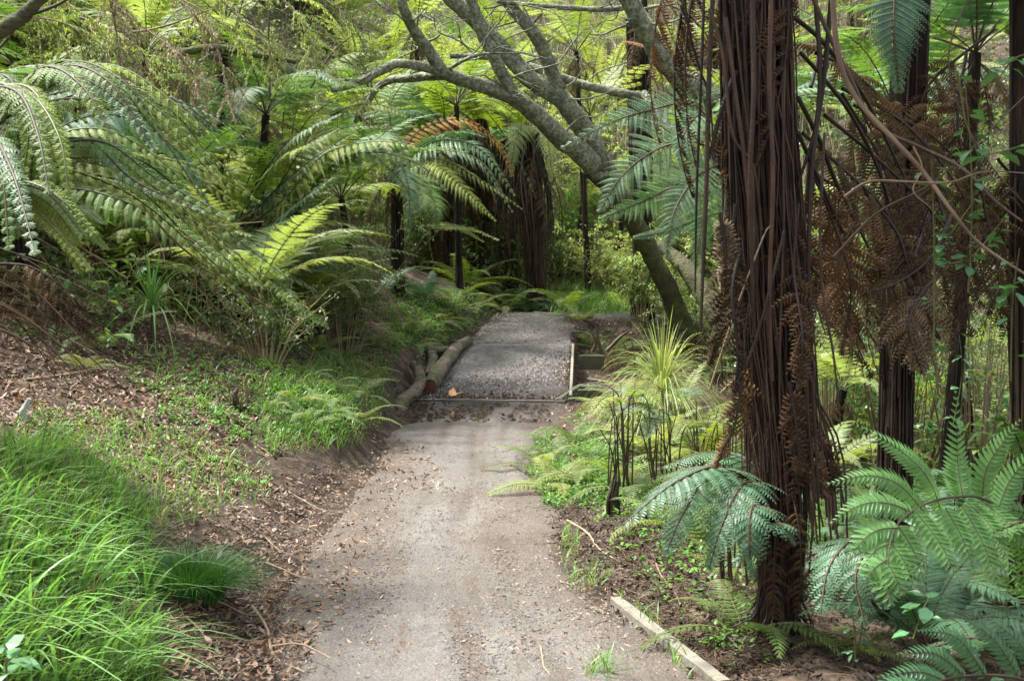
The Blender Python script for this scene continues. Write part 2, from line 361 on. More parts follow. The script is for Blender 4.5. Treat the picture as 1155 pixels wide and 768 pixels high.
# the turn to the right behind the crest
mb = MB(); xs2 = np.arange(.3, 6.5, .06); ys2 = np.arange(19.7, 22.4, .06)
v, f = gridmesh(xs2, ys2, lambda X, Y: Hf(X, Y) + .05 - .16 * sst((np.abs(Y - 21.0 - .04 * X) - .75 - .12 * nz(X, Y, 9, 16)) / .3) - .10 * sst((.75 - X) / .3))
mb.add(v, f, 0, (1, 1, 1), True); tag(mb.build('path_turn', M['gravel']), kind='structure')
# puddles: still water standing in the ruts of the mud
mb = MB(); mb.add([[-1.0, 11.4, -.021], [.14, 11.4, -.021], [.14, 14.3, -.021], [-1.0, 14.3, -.021]], [[0, 1, 2, 3]])
m = mat('puddle_water', (.10, .085, .05), .04, 0, .6, .1, 0, 4, 0)
tag(mb.build('water', m), kind='structure')

def beam(mb, a, b, w, h, bev=.006, tint=(1, 1, 1), mi=0):
    a = np.array(a, float); b = np.array(b, float); n = 14; c = a + (b - a) * np.linspace(0, 1, n)[:, None]
    T = nrm(b - a); S = nrm(np.cross(T, UP)); U = np.cross(S, T)
    pr = [(-w / 2 + bev, -h), (w / 2 - bev, -h), (w / 2, -h + bev), (w / 2, -bev), (w / 2 - bev, 0), (-w / 2 + bev, 0), (-w / 2, -bev), (-w / 2, -h + bev)]
    pr = np.array(pr); k = len(pr)
    jit = rs.uniform(-.003, .003, (n, k))
    v = c[:, None] + pr[None, :, 0, None] * S + (pr[None, :, 1] + jit)[..., None] * U
    i = np.arange(n - 1)[:, None] * k; j = np.arange(k)[None]
    f = np.stack([i + j, i + (j + 1) % k, i + k + (j + 1) % k, i + k + j], -1).reshape(-1, 4)
    mb.add(v.reshape(-1, 3), f, mi, tint)
    mb.add(v[0], [list(range(k))], mi, tint); mb.add(v[-1], [list(range(k))[::-1]], mi, tint)
def board(name, a, b, w, h, m, label, cat, group=None):
    mb = MB(); a = np.array(a, float); b = np.array(b, float); o = a.copy()
    beam(mb, a - o, b - o, w, h); ob = mb.build(name, m, loc=o); return tag(ob, label, cat, group)
board('edging_board', (.49, 5.75, .045), (.80, 4.55, .05), .055, .16, M['timber'], 'pale weathered edging board lying along the near right edge of the path', 'board', 'timber edging of the path')
board('cross_board', (-1.14, 14.46, .046), (.62, 14.40, .030), .03, .2, M['timber'], 'pale cross board at the foot of the gravel ramp, behind the puddles', 'board', 'timber edging of the path')
board('cross_board', (-.74, 18.0, .500), (.88, 18.0, .494), .03, .14, M['timber'], 'straight pale cross board at the top of the gravel ramp', 'board', 'timber edging of the path')
board('edging_board', (.69, 14.5, .085), (.89, 17.96, .475), .035, .24, M['timber'], 'thin greenish edging board along the right side of the gravel ramp', 'board', 'timber edging of the path')
a_ = P(603, 357, 20.7); b_ = P(668, 373, 19.7); a_[2] = .84; b_[2] = .80
board('edging_board', a_, b_, .05, .05, M['timber'], 'slanting pale board edging the crest where the path turns right', 'board', 'timber edging of the path')
board('mossy_sleeper', (.93, 17.2, .36), (1.28, 17.15, .36), .10, .20, M['timber_dark'], 'upper mossy timber stub jutting right from the gravel ramp', 'timber')
board('mossy_sleeper', (.80, 15.0, .10), (1.12, 14.95, .10), .12, .18, M['timber_dark'], 'lower mossy timber stub jutting right from the gravel ramp', 'timber')

# ------------------------------------------------------------------ fern fronds
def pinna(mb, c, Nn, plen, pw, spacing, fold=.25, tint=(1, 1, 1), vary=.15, tip=.6, back=0.0, rib=.0022, ribm=1, m0=0, curl=0.0, hi=True):
    """one leaflet row: a thin rib carrying two rows of pointed pinnules"""
    c = np.asarray(c, float); ln = np.linalg.norm(np.diff(c, axis=0), axis=1).sum()
    m = max(4, int(ln / spacing)); s = (np.arange(m) + .4) / m
    u = s * (len(c) - 1); i = np.minimum(u.astype(int), len(c) - 2); t = (u - i)[:, None]
    p = c[i] * (1 - t) + c[i + 1] * t; T = tang(c); e = nrm(T[i] * (1 - t) + T[i + 1] * t)
    F = nrm(np.cross(e, Nn)); Nn2 = nrm(np.cross(F, e))
    q = plen * np.minimum(1, .70 + 1.2 * s) * (1 - s ** 2.4 * .97) * (1 + rs.uniform(-vary, vary, m) * .6)
    q = np.maximum(q, plen * .12)
    hw = pw * .5 * np.clip(q / plen, .35, 1)
    tt = np.asarray(tint)[None] * (1 + rs.uniform(-vary, vary, (m, 1)))
    for sd in (-1, 1):
        ang = RAD(68) - .35 * s + back
        d = nrm(F * sd * np.sin(ang)[:, None] + e * np.cos(ang)[:, None] - Nn2 * (fold + rs.uniform(-.08, .08, m))[:, None])
        eh = e * hw[:, None]; qn = q[:, None]; dr = Nn2 * (curl * qn)
        b0 = p - eh * .75; b1 = p + eh * .75
        if hi:
            v = np.stack([b0, b1, p + d * qn * .45 + eh * 1.0 + Nn2 * qn * .04, p + d * qn * .8 + eh * .62 - dr * .6, p + d * qn + eh * .4 - dr, p + d * qn * .8 - eh * .45 - dr * .6, p + d * qn * .45 - eh * 1.0 + Nn2 * qn * .04], 1); k = 7
        else:
            v = np.stack([b0, b1, p + d * qn * .5 + eh, p + d * qn + eh * .3 - dr, p + d * qn * .5 - eh], 1); k = 5
        f = np.arange(m)[:, None] * k + np.arange(k)[None]
        if sd < 0: f = f[:, ::-1]
        mb.add(v.reshape(-1, 3), f, m0, np.repeat(tt, k, 0))
    # rib
    n = len(c); w = np.linspace(rib, rib * .3, n)[:, None]; F2 = nrm(np.cross(T, Nn)); N3 = nrm(np.cross(F2, T))
    v = np.stack([c - F2 * w, c + N3 * w * 1.2, c + F2 * w], 1).reshape(-1, 3)
    k = np.arange(n - 1)[:, None] * 3
    f = np.concatenate([np.concatenate([k, k + 1, k + 4, k + 3], 1), np.concatenate([k + 1, k + 2, k + 5, k + 4], 1)])
    mb.add(v, f, ribm, (1, 1, 1), True)

def frond_geo(mb, pts, Wd, up=UP, npairs=24, plen=.035, pw=.016, spacing=.015, droop=.25, stipe=.15, taper=.8, sweep0=82, sweep1=42, rr=.009, fold=.2, ragged=.08, curl=0, hi=True, thick=1.0):
    c = curve(pts, 40); T = tang(c); L = len(c)
    S = nrm(np.cross(T, up)); Nn = nrm(np.cross(S, T))
    tube(mb, c, [rr, rr * .7, rr * .25], 6, 1, (1, 1, 1), cap=False)
    for i in range(npairs):
        u = (i + .5) / npairs; t = stipe + (1 - stipe) * u
        k = t * (L - 1); j = min(int(k), L - 2); w = k - j
        p0 = c[j] * (1 - w) + c[j + 1] * w
        for sd in (-1, 1):
            l = Wd * min(1, .52 + 1.9 * u) * (1 - u) ** taper * (1 + rs.uniform(-ragged, ragged)) + .012
            if rs.rand() < ragged * .25: l *= rs.uniform(.3, .7)
            if ragged > .25 and rs.rand() < .15: continue
            sw = RAD(sweep0 + (sweep1 - sweep0) * u) + rs.uniform(-.06, .06)
            d = T[j] * math.cos(sw) + S[j] * sd * math.sin(sw)
            if ragged > .25: d = nrm(d + rs.normal(0, .22, 3))
            elif ragged > .1: d = nrm(d + rs.normal(0, .07, 3))
            s = np.linspace(0, 1, 7)[:, None]
            dn = -UP * .75 - Nn[j] * .25
            cc = p0 + d * l * s + dn * (droop * (1 + rs.uniform(-.35, .35))) * l * s ** 2 + T[j] * l * .14 * s ** 2 + Nn[j] * .04 * l * s
            sc = .55 + .45 * min(1, l / (Wd * .7))
            pinna(mb, cc, Nn[j], plen * sc, pw * (.6 + .4 * sc), spacing * (.65 + .35 * sc), fold, (1, 1, 1), .16, rib=.0022 * thick, curl=curl, hi=hi)
    # tip
    pinna(mb, c[int(L * .93):], Nn[-1], plen * .5, pw * .6, spacing * .7, fold, hi=hi, rib=.001)

def arch(Ln, a0, bend, n=10, side=0.0):
    """a rachis rising at a0 degrees from horizontal and bending down by 'bend' degrees along its length"""
    pts = [np.zeros(3)]; 
    for i in range(n):
        a = RAD(a0 - bend * ((i + .5) / n) ** 1.15)
        pts.append(pts[-1] + np.array([math.cos(a), side * (i / n) * .25, math.sin(a)]) * Ln / n)
    return pts
FR = {}
def frond_mesh(key, mats, *a, **k):
    mb = MB(); frond_geo(mb, *a, **k); o = mb.build('frond', mats); me = o.data; bpy.data.objects.remove(o); FR.setdefault(key, []).append(me)
def variants(key, mats, n, Ln=2.0, Wd=.42, **k):
    for i in range(n):
        frond_mesh(key, mats, arch(Ln * rs.uniform(.9, 1.1), rs.uniform(38, 62), rs.uniform(60, 95), side=rs.uniform(-1, 1)), Wd * rs.uniform(.85, 1.1), droop=rs.uniform(.15, .5), **k)
variants('green', [M['fern'], M['stipe']], 5, npairs=25, plen=.046, pw=.020, spacing=.016, ragged=.15, hi=False)
variants('yellow', [M['fern_yel'], M['stipe_g']], 4, npairs=25, plen=.046, pw=.020, spacing=.016, ragged=.15, hi=False)
variants('silver', [M['fern_silver'], M['stipe']], 3, npairs=25, plen=.046, pw=.020, spacing=.016, ragged=.15, hi=False)
variants('blue', [M['fern_blue'], M['stipe']], 3, npairs=25, plen=.046, pw=.020, spacing=.016, ragged=.15, hi=False)
variants('pale', [M['pale'], M['stipe_g']], 3, npairs=25, plen=.046, pw=.020, spacing=.016, ragged=.15, hi=False)
variants('small', [M['fern'], M['stipe_g']], 4, Ln=.6, Wd=.14, npairs=18, plen=.016, pw=.009, spacing=.009, rr=.003, hi=False)
variants('small_y', [M['fern_yel'], M['stipe_g']], 3, Ln=.6, Wd=.14, npairs=18, plen=.016, pw=.009, spacing=.009, rr=.003, hi=False)
for i in range(5):   # dead fronds hanging down
    frond_mesh('dead', [M['dead'], M['rodbrown']], arch(1.5, rs.uniform(-35, -10), rs.uniform(45, 70), side=rs.uniform(-1, 1)), .26, droop=rs.uniform(.7, 1.3), npairs=20, plen=.035, pw=.012, spacing=.02, curl=.5, ragged=.4, fold=.5, hi=False)
    frond_mesh('tan', [M['dead_pale'], M['rodbrown']], arch(1.3, rs.uniform(-30, 10), rs.uniform(45, 80), side=rs.uniform(-1, 1)), .24, droop=rs.uniform(.6, 1.1), npairs=20, plen=.035, pw=.012, spacing=.02, curl=.5, ragged=.4, fold=.5, hi=False)

def fern_trunk(mb, base, top, r0, r1, fibres=40, rod=.006):
    base = np.array(base, float); top = np.array(top, float); c = curve([base - [0, 0, .1], base * .6 + top * .4 + rs.uniform(-.03, .03, 3), top], 26)
    tube(mb, c, [r0 * 1.5, r0, (r0 + r1) / 2, r1], 14, 0, (1, 1, 1), bump=.10, seed=rs.rand() * 9)
    ln = np.linalg.norm(top - base)
    for i in range(fibres):
        th = rs.uniform(0, 6.28); t0 = rs.uniform(0, .6); t1 = min(1, t0 + rs.uniform(.2, .5)); k = np.linspace(t0, t1, 6)
        cc = np.array([np.interp(k, np.linspace(0, 1, 26), c[:, q]) for q in range(3)]).T
        r = np.interp(k, [0, .15, 1], [r0 * 1.35, r0 * 1.04, r1 * 1.04])[:, None] * (1 + rs.uniform(0, .25) * (1 - np.linspace(0, 1, 6))[:, None])
        a = th + rs.uniform(-.3, .3) * np.linspace(0, 1, 6)
        cc = cc + r * np.stack([np.cos(a), np.sin(a), a * 0], 1)
        g = rs.uniform(.6, 1.8); tube(mb, cc, [rod * rs.uniform(.5, 1.3), rod], 4, 1, (g, g * .92, g * .85), cap=False)

def tree_fern(name, base, h, keys, n, size, label, cat='tree fern', group=None, r=.09, lean=(0, 0), dead=4, tilt=0, az0=None, fibres=30, skip=None, a_jit=.25, seed=None):
    base = np.array(base, float); e = empty(name, base, label, cat, group)
    top = np.array([lean[0], lean[1], h])
    if h > .15:
        mb = MB(); fern_trunk(mb, (0, 0, 0), top, r, r * .8, fibres); mb.build('trunk', [M['ferntrunk'], M['rodbrown']], e)
    az0 = rs.uniform(0, 6.28) if az0 is None else az0
    for i in range(n):
        az = az0 + i * 2.39996 + rs.uniform(-a_jit, a_jit)
        if skip and skip(az % (2 * math.pi)): continue
        key = keys[int(rs.randint(len(keys)))]; me = FR[key][rs.randint(len(FR[key]))]
        inner = i / max(n - 1, 1)
        child('frond', me, e, top + np.array([math.cos(az), math.sin(az), 0]) * r * .5, (rs.uniform(-.25, .25), tilt + RAD(-16 + 32 * inner) * -1 + rs.uniform(-.12, .12), az), size * rs.uniform(.85, 1.12))
    for i in range(dead):
        az = rs.uniform(0, 6.28); key = 'dead' if rs.rand() < .7 else 'tan'
        child('dead_frond', FR[key][rs.randint(len(FR[key]))], e, top + np.array([math.cos(az), math.sin(az), -.1]) * r * .8, (0, rs.uniform(.1, .6), az), size * rs.uniform(.6, .95))
    return e
def heroes(e, px, w_, m_, extra=1, **k):
    hero(e, PP(px), w_ * .82, m_, **k)
    for j in range(extra):
        dx, dy, dd = rs.uniform(-34, 34), rs.uniform(-26, 30), rs.uniform(-.5, .6); n = len(px)
        q = [(p[0] + dx * (i / (n - 1)) + rs.uniform(-6, 6) * (i > 0), p[1] + dy * (i / (n - 1)) + rs.uniform(-6, 6) * (i > 0), p[2] + dd * (i / (n - 1))) for i, p in enumerate(px)]
        hero(e, PP(q), w_ * rs.uniform(.6, .8), m_ if rs.rand() < .6 else (YE, GR, SI)[rs.randint(3)], **{**k, 'up': np.array([rs.uniform(-.3, .3), rs.uniform(-.7, 0), .85])})
def hero(e, pts, Wd, mats, name='frond', label=None, **k):
    """a frond of the fern e along traced world points"""
    o = np.array(e.location); mb = MB(); q = [np.array(p, float) - o for p in pts]
    if KD != 1:
        k = {**k, 'plen': k.get('plen', .035) * KD ** .7, 'pw': k.get('pw', .016) * KD ** .7, 'spacing': k.get('spacing', .015) * KD ** .7}
    frond_geo(mb, q, Wd * KD, **k)
    ob = mb.build(name, mats, e)
    if label: ob['label'] = label
    return ob
KD = 1.0
def PP(lst, d=None):
    return [P(p[0], p[1], p[2] * KD) for p in lst]
GR = [M['fern'], M['stipe']]; YE = [M['fern_yel'], M['stipe_g']]; SI = [M['fern_silver'], M['stipe']]; BL = [M['fern_blue'], M['stipe']]; NE = [M['fern_near'], M['stipe']]; DK = [M['fern_dark'], M['stipe']]
DE = [M['dead'], M['rodbrown']]; TA = [M['dead_pale'], M['rodbrown']]; OR = [M['fern_orange'], M['stipe']]

def leaf_blades(mb, pts, d, n, ln, wd, mi=0, tint=None, bend=.3):
    """pointed leaves at pts (k,3) with directions d (k,3)"""
    k = len(pts); d = nrm(d); s = nrm(np.cross(d, UP + rs.uniform(-.3, .3, (k, 3)))); nn = np.cross(s, d)
    ln = np.broadcast_to(ln, (k,))[:, None]; wd = np.broadcast_to(wd, (k,))[:, None]
    mid = pts + d * ln * .5 + nn * ln * .06; q = pts + d * ln * .8 - nn * ln * bend * .4
    v = np.stack([pts, pts + d * ln * .25 + s * wd * .4, mid + s * wd * .5, q + s * wd * .3, pts + d * ln - nn * ln * bend, q - s * wd * .3, mid - s * wd * .5, pts + d * ln * .25 - s * wd * .4], 1)
    t = np.ones((k, 3)) if tint is None else tint
    mb.add(v.reshape(-1, 3), np.arange(k)[:, None] * 8 + np.arange(8)[None], mi, np.repeat(t, 8, 0))
def gray_tint(k, lo=.6, hi=1.4, warm=.1):
    g = rs.uniform(lo, hi, (k, 1)); return g * (1 + rs.uniform(-warm, warm, (k, 3)))
def blades(mb, p, h, w, lean, spread=.35, curl=1.0, tint=None, mi=0, seg=5):
    """grass blades rooted at p, height h, leaning along lean (xy)"""
    k = len(p); h = np.broadcast_to(h, (k,)); w = np.broadcast_to(w, (k,)); lean = np.broadcast_to(np.asarray(lean, float), (k, 2))
    dxy = lean + rs.normal(0, spread, (k, 2)); s = np.linspace(0, 1, seg + 1)
    D = np.concatenate([dxy, np.zeros((k, 1))], 1)
    c = p[:, None] + D[:, None] * h[:, None, None] * (s[None, :, None] ** 1.7) + UP * h[:, None, None] * (s[None, :, None] - curl * .42 * np.linalg.norm(dxy, axis=1)[:, None, None] * s[None, :, None] ** 2.4)
    side = nrm(np.cross(D + rs.normal(0, .4, (k, 3)), UP))
    ww = w[:, None] * .5 * np.clip(1.15 - s ** 2.2, 0, 1)[None] * np.where(s < 1, 1, .08)[None]
    v = np.stack([c - side[:, None] * ww[..., None], c + side[:, None] * ww[..., None]], 2).reshape(-1, 3)
    b = np.arange(k)[:, None, None] * (seg + 1) * 2 + np.arange(seg)[None, :, None] * 2
    f = (b + np.array([0, 1, 3, 2])).reshape(-1, 4)
    t = gray_tint(k) if tint is None else tint
    mb.add(v, f, mi, np.repeat(t, (seg + 1) * 2, 0), True)

def gtint(k, lo=.6, hi=1.6):
    t = gray_tint(k, lo, hi, .12); m = rs.rand(k) < .09; t[m] *= np.array([2.0, 1.05, 1.4]); m = rs.rand(k) < .2; t[m] *= np.array([1.25, 1.05, .9]); return t
def litter(mb, p, size=(.02, .05), tint=None, tilt=.35, lift=.006, nar=.32):
    k = len(p); a = rs.uniform(0, 6.28, k); l = rs.uniform(*size, k)[:, None]; d = np.stack([np.cos(a), np.sin(a), rs.normal(0, tilt, k)], 1); d = nrm(d)
    s = nrm(np.cross(d, UP + rs.normal(0, tilt, (k, 3)))); nn = np.cross(s, d); wd = l * rs.uniform(nar * .6, nar * 1.3, (k, 1))
    p = p + UP * (lift + np.abs(d[:, 2:3]) * l * .4)
    c = rs.uniform(-.2, .5, (k, 1)) * l
    v = np.stack([p - d * l * .5, p - d * l * .15 + s * wd * .5 + nn * c * .3, p + d * l * .2 + s * wd * .42 + nn * c * .3, p + d * l * .5 + nn * c, p + d * l * .2 - s * wd * .42 + nn * c * .3, p - d * l * .15 - s * wd * .5 + nn * c * .3], 1)
    if tint is None:
        pal = np.array([(1, 1, 1), (.55, .45, .4), (1.5, 1.45, 1.45), (.8, .6, .45), (.38, .32, .3), (1.15, .85, .6), (1.3, 1.2, 1.1)])
        tint = pal[rs.randint(len(pal), size=k)] * gray_tint(k, .75, 1.2, .06)
    f1 = np.arange(k)[:, None] * 6
    mb.add(v.reshape(-1, 3), np.concatenate([f1 + [0, 1, 2, 3], f1 + [0, 3, 4, 5]]), 0, np.repeat(tint, 6, 0))

def rosette(mb, p, n=6, l=.035, w=.02, h=.03):
    """little low plants: a few leaves round each point"""
    k = len(p); pp = np.repeat(p, n, 0); a = rs.uniform(0, 6.28, k * n); el = rs.uniform(.1, .9, k * n)
    d = np.stack([np.cos(a) * np.cos(el), np.sin(a) * np.cos(el), np.sin(el)], 1)
    sc = np.repeat(rs.uniform(.5, 1.3, k), n)
    pp = pp + d * (h * sc)[:, None] + UP * rs.uniform(0, h, (k * n, 1))
    leaf_blades(mb, pp, d, k * n, l * sc, w * sc, tint=np.repeat(gray_tint(k), n, 0) * gray_tint(k * n, .85, 1.15, .03), bend=.35)

# ------------------------------------------------------------------ big trees
def limb(mb, px, r, sides=12, n=30, mi=0, bump=.09, seed=1, o=None):
    c = curve([P(*q) for q in px], n)
    if o is not None: c = c - o
    tube(mb, c, r, sides, mi, bump=bump, seed=seed); return c
def twigs(c, e, n, r):
    for i in range(n):
        k = rs.randint(4, len(c) - 1); a = rs.uniform(0, 6.28); l = rs.uniform(.25, .9); d = nrm(np.array([math.cos(a), math.sin(a) * .6, rs.uniform(-.5, 1.1)])); mb = MB()
        q = curve([c[k], c[k] + d * l * .4 + rs.normal(0, .03, 3), c[k] + d * l * .75 + rs.normal(0, .06, 3), c[k] + d * l + rs.normal(0, .09, 3)], 14); tube(mb, q, [min(.02, r * .25), .010, .004], 5, 0, bump=.15, cap=False)
        for j in range(3):
            m_ = rs.randint(4, 13); tube(mb, curve([q[m_], q[m_] + nrm(rs.normal(0, 1, 3)) * l * .15, q[m_] + nrm(d + rs.normal(0, .7, 3)) * l * .35], 6), [.005, .002], 4, 0, cap=False)
        mb.build('twig', [M['bark']], e)
lb = P(757, 348, 18.6); lb[2] = H(lb[0], lb[1]) - .1
lt = empty('leaning_tree', lb, 'grey lichened tree leaning left over the path with forking mossy boughs', 'tree')
mb = MB(); limb(mb, [(772, 375, 18.6), (757, 335, 18.4), (740, 298, 18), (723, 264, 17.6), (706, 234, 17.2), (690, 210, 17.0), (668, 185, 16.6)], [.17, .135, .14, .17], 16, 40, o=lb)
mb.build('trunk', [M['bark_moss']], lt)
for nm, px, r in (
    ('bough', [(676, 195, 16.7), (652, 170, 16.4), (628, 152, 16.1), (600, 126, 15.8), (576, 109, 15.6), (540, 96, 15.4), (502, 82, 15.2), (481, 55, 15), (466, 32, 14.8), (455, 10, 14.6), (448, -20, 14.5)], [.15, .14, .12, .10, .088, .078, .07, .06, .055]),
    ('bough', [(690, 206, 17), (672, 172, 16.8), (655, 140, 16.6), (630, 110, 16.5), (596, 88, 16.3), (563, 50, 16.2), (525, 14, 16), (495, -15, 15.9)], [.155, .15, .135, .12, .11, .10, .095]),
    ('branch', [(582, 112, 15.6), (572, 95, 15.5), (558, 66, 15.4), (543, 35, 15.3), (533, 5, 15.2), (526, -25, 15.1)], [.085, .08, .075, .07]),
    ('branch', [(632, 112, 16.5), (622, 80, 16.4), (612, 55, 16.3), (600, 35, 16.2), (577, 8, 16.1), (560, -18, 16)], [.10, .09, .085, .08]),
    ('branch', [(506, 84, 15.2), (478, 76, 15.1), (450, 72, 15.0), (430, 80, 14.9), (412, 90, 14.8), (392, 97, 14.7), (374, 102, 14.6)], [.06, .055, .05, .035]),
    ('branch', [(510, 84, 15.3), (470, 88, 15.4), (432, 94, 15.5), (412, 120, 15.6), (400, 138, 15.7)], [.06, .05, .04, .03]),
    ('branch', [(735, 112, 17), (700, 105, 16.9), (666, 98, 16.9), (634, 88, 16.9), (600, 76, 17), (560, 66, 17), (508, 63, 17)], [.06, .06, .05, .035]),
    ('branch', [(712, 8, 16), (680, 11, 16), (640, 9, 16), (600, 6, 16), (560, 2, 16)], [.035, .035, .03, .02]),
    ('branch', [(503, 80, 15.2), (520, 70, 15.1), (540, 62, 15.1), (566, 60, 15.1)], [.03, .02, .012]),
    ('branch', [(400, 93, 15), (352, 92, 14.8), (300, 66, 14.6), (262, 52, 14.4), (225, 70, 14.4)], [.05, .06, .05, .02]),
):
    mb = MB(); c = limb(mb, px, r, 12, 44, 0, .13, seed=rs.rand() * 9, o=lb); mb.build(nm, [M['bark']], lt); twigs(c, lt, 7, r[0])
rb = P(850, 330, 13.5); rb[2] = H(rb[0], rb[1]) - .1
rt = empty('leaning_tree', rb, 'grey tree behind the big brown trunk, its curved limb crossing up to the left', 'tree')
mb = MB(); limb(mb, [(850, 420, 13.5), (855, 330, 13.4), (850, 220, 13.2), (836, 150, 13), (818, 122, 12.8)], [.16, .14, .12], 14, 30, o=rb); mb.build('trunk', [M['bark']], rt)
for nm, px, r in (
    ('bough', [(822, 128, 12.8), (796, 104, 12.7), (768, 88, 12.7), (746, 66, 12.6), (731, 40, 12.5), (716, 14, 12.4), (702, -18, 12.3)], [.105, .115, .105, .095, .085]),
    ('branch', [(850, 230, 13.2), (812, 200, 13.2), (784, 178, 13.2), (760, 152, 13.3), (742, 128, 13.4), (726, 105, 13.6)], [.07, .065, .05, .04]),
    ('branch', [(742, 58, 12.6), (730, 30, 12.8), (712, 5, 13), (700, -20, 13.2)], [.08, .075, .07]),
): mb = MB(); c = limb(mb, px, r, 12, 44, 0, .12, seed=rs.rand() * 9, o=rb); mb.build(nm, [M['bark']], rt); twigs(c, rt, 6, r[0])

# the mossy fallen log on the slope right of the turn
lg = empty('fallen_log', P(790, 335, 17.0), 'thick mossy log slanting up behind the big brown trunk', 'log')
mb = MB(); limb(mb, [(742, 275, 18.6), (765, 294, 18.3), (788, 322, 18.0), (810, 360, 17.7)], [.07, .13, .15], 12, 20, o=np.array(lg.location)); mb.build('stem', [M['bark_moss']], lg)

# ------------------------------------------------------------------ the big near tree fern trunk
tb = P(878, 730, 5.15); tb[2] = H(tb[0], tb[1])
mt = empty('tree_fern', tb, 'huge dark brown tree fern trunk skirted with hanging dead stalks, nearest on the right', 'tree fern')
c0 = np.array(tb)
mb = MB()
core = curve([tb + [0, 0, -.15], P(878, 690, 5.15), P(884, 600, 5.15), P(880, 480, 5.15), P(872, 350, 5.15), P(858, 150, 5.15), P(850, -60, 5.15), P(846, -330, 5.2)], 50) - c0
tube(mb, core, [.11, .082, .075, .08, .10, .115, .12, .12, .12], 20, 0, bump=.16)
def around(t, th, rr):
    k = np.clip(np.asarray(t), 0, 1) * 49; p = np.array([np.interp(k, np.arange(50), core[:, q]) for q in range(3)]).T
    return p + np.stack([np.cos(th) * rr, np.sin(th) * rr, th * 0], -1)
for i in range(420):   # root fibres
    th = rs.uniform(0, 6.28); t0 = rs.uniform(0, .72); t1 = t0 + rs.uniform(.08, .3); k = np.linspace(t0, t1, 7)
    base_r = np.interp(k, [0, .08, .2, .4, .6, 1], [.12, .088, .080, .10, .122, .125]); r = base_r * (1 + rs.uniform(-.04, .16))
    g = rs.uniform(.5, 2.2) * np.interp(t0, [0, .15, .35], [.35, .5, 1]); w = rs.uniform(.0015, .0045)  # fibres darken downwards: shade on the lower trunk put into the tint
    tube(mb, around(k, th + np.cumsum(rs.uniform(-.07, .07, 7)), r), [w, w], 4, 1, (g, g * .85, g * .75), cap=False)
for i in range(900):   # matted loose rootlets
    th = rs.uniform(0, 6.28); t0 = rs.uniform(0.02, .75); t1 = t0 - rs.uniform(.02, .10); k = np.linspace(t0, t1, 5); r0_ = np.interp(t0, [0, .08, .2, .4, .6, 1], [.11, .085, .08, .105, .125, .13])
    r = r0_ + np.linspace(0, 1, 5) ** 1.5 * rs.uniform(-.01, .05) + rs.normal(0, .006, 5); g = rs.uniform(.5, 3.0) * (.5 + .5 * t0 / .75)  # rootlet tint also falls off downwards, painting in the lower trunk's shade
    tube(mb, around(k, th + np.cumsum(rs.normal(0, .07, 5)), r), [.0014, .0007], 3, 1, (g, g * .85, g * .75), cap=False)
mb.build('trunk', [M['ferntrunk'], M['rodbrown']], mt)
topz = core[-8]
# dead hanging stalks: each leaves the crown and hangs down close to the trunk
for i in range(88):
    th = rs.uniform(0, 6.28); bot = rs.uniform(.27, .64); k = np.linspace(.93, bot, 12); s = np.linspace(0, 1, 12)
    rr = np.interp(k, [0, .25, .5, .7, .93], [.15, .155, .15, .14, .12]) * rs.uniform(.82, 1.1) * (1 + (rs.rand() < .22) * rs.uniform(.1, .55) * s) + .014 * np.sin(s * rs.uniform(3, 8) + i)
    th2 = th + rs.normal(0, .7) * s + .2 * np.sin(s * rs.uniform(3, 11) + i) + rs.normal(0, .03, 12)
    mb = MB(); w = rs.uniform(.003, .009); g = rs.uniform(.4, 2.2)
    tube(mb, around(k, th2, rr), [w, w * .95, w * .8, w * .35], 7, 0, (g, g * .9, g * .8)); mb.build('dead_stalk', [M['rodbrown']], mt)
mbr = MB()
for i in range(28):   # roots and fibres spreading into the ground
    th = rs.uniform(0, 6.28); r1 = rs.uniform(.10, .22) * (1 + .6 * (rs.rand() < .15)); h = rs.uniform(.05, .3); d = np.array([math.cos(th), math.sin(th), 0]); p1 = tb + d * r1
    c = curve([tb + d * .085 + UP * h, tb + d * .105 + UP * h * .45, tb + d * .14 + UP * .05, np.array([p1[0], p1[1], H(p1[0], p1[1]) - .01])], 10) - c0; g = rs.uniform(.4, 1.6); w = rs.uniform(.0015, .007)
    tube(mbr, c, [w, w, w * .5], 5, 0, (g, g * .85, g * .75), bump=.2, cap=False)
mbr.build('root', [M['rodbrown']], mt)
for i in range(9):
    a = rs.uniform(0, 6.28); child('dead_frond', FR['dead'][rs.randint(5)], mt, tb - c0 + [math.cos(a) * .12, math.sin(a) * .12, rs.uniform(.35, .9)], (0, rs.uniform(.5, 1.0), a), rs.uniform(.25, .42))
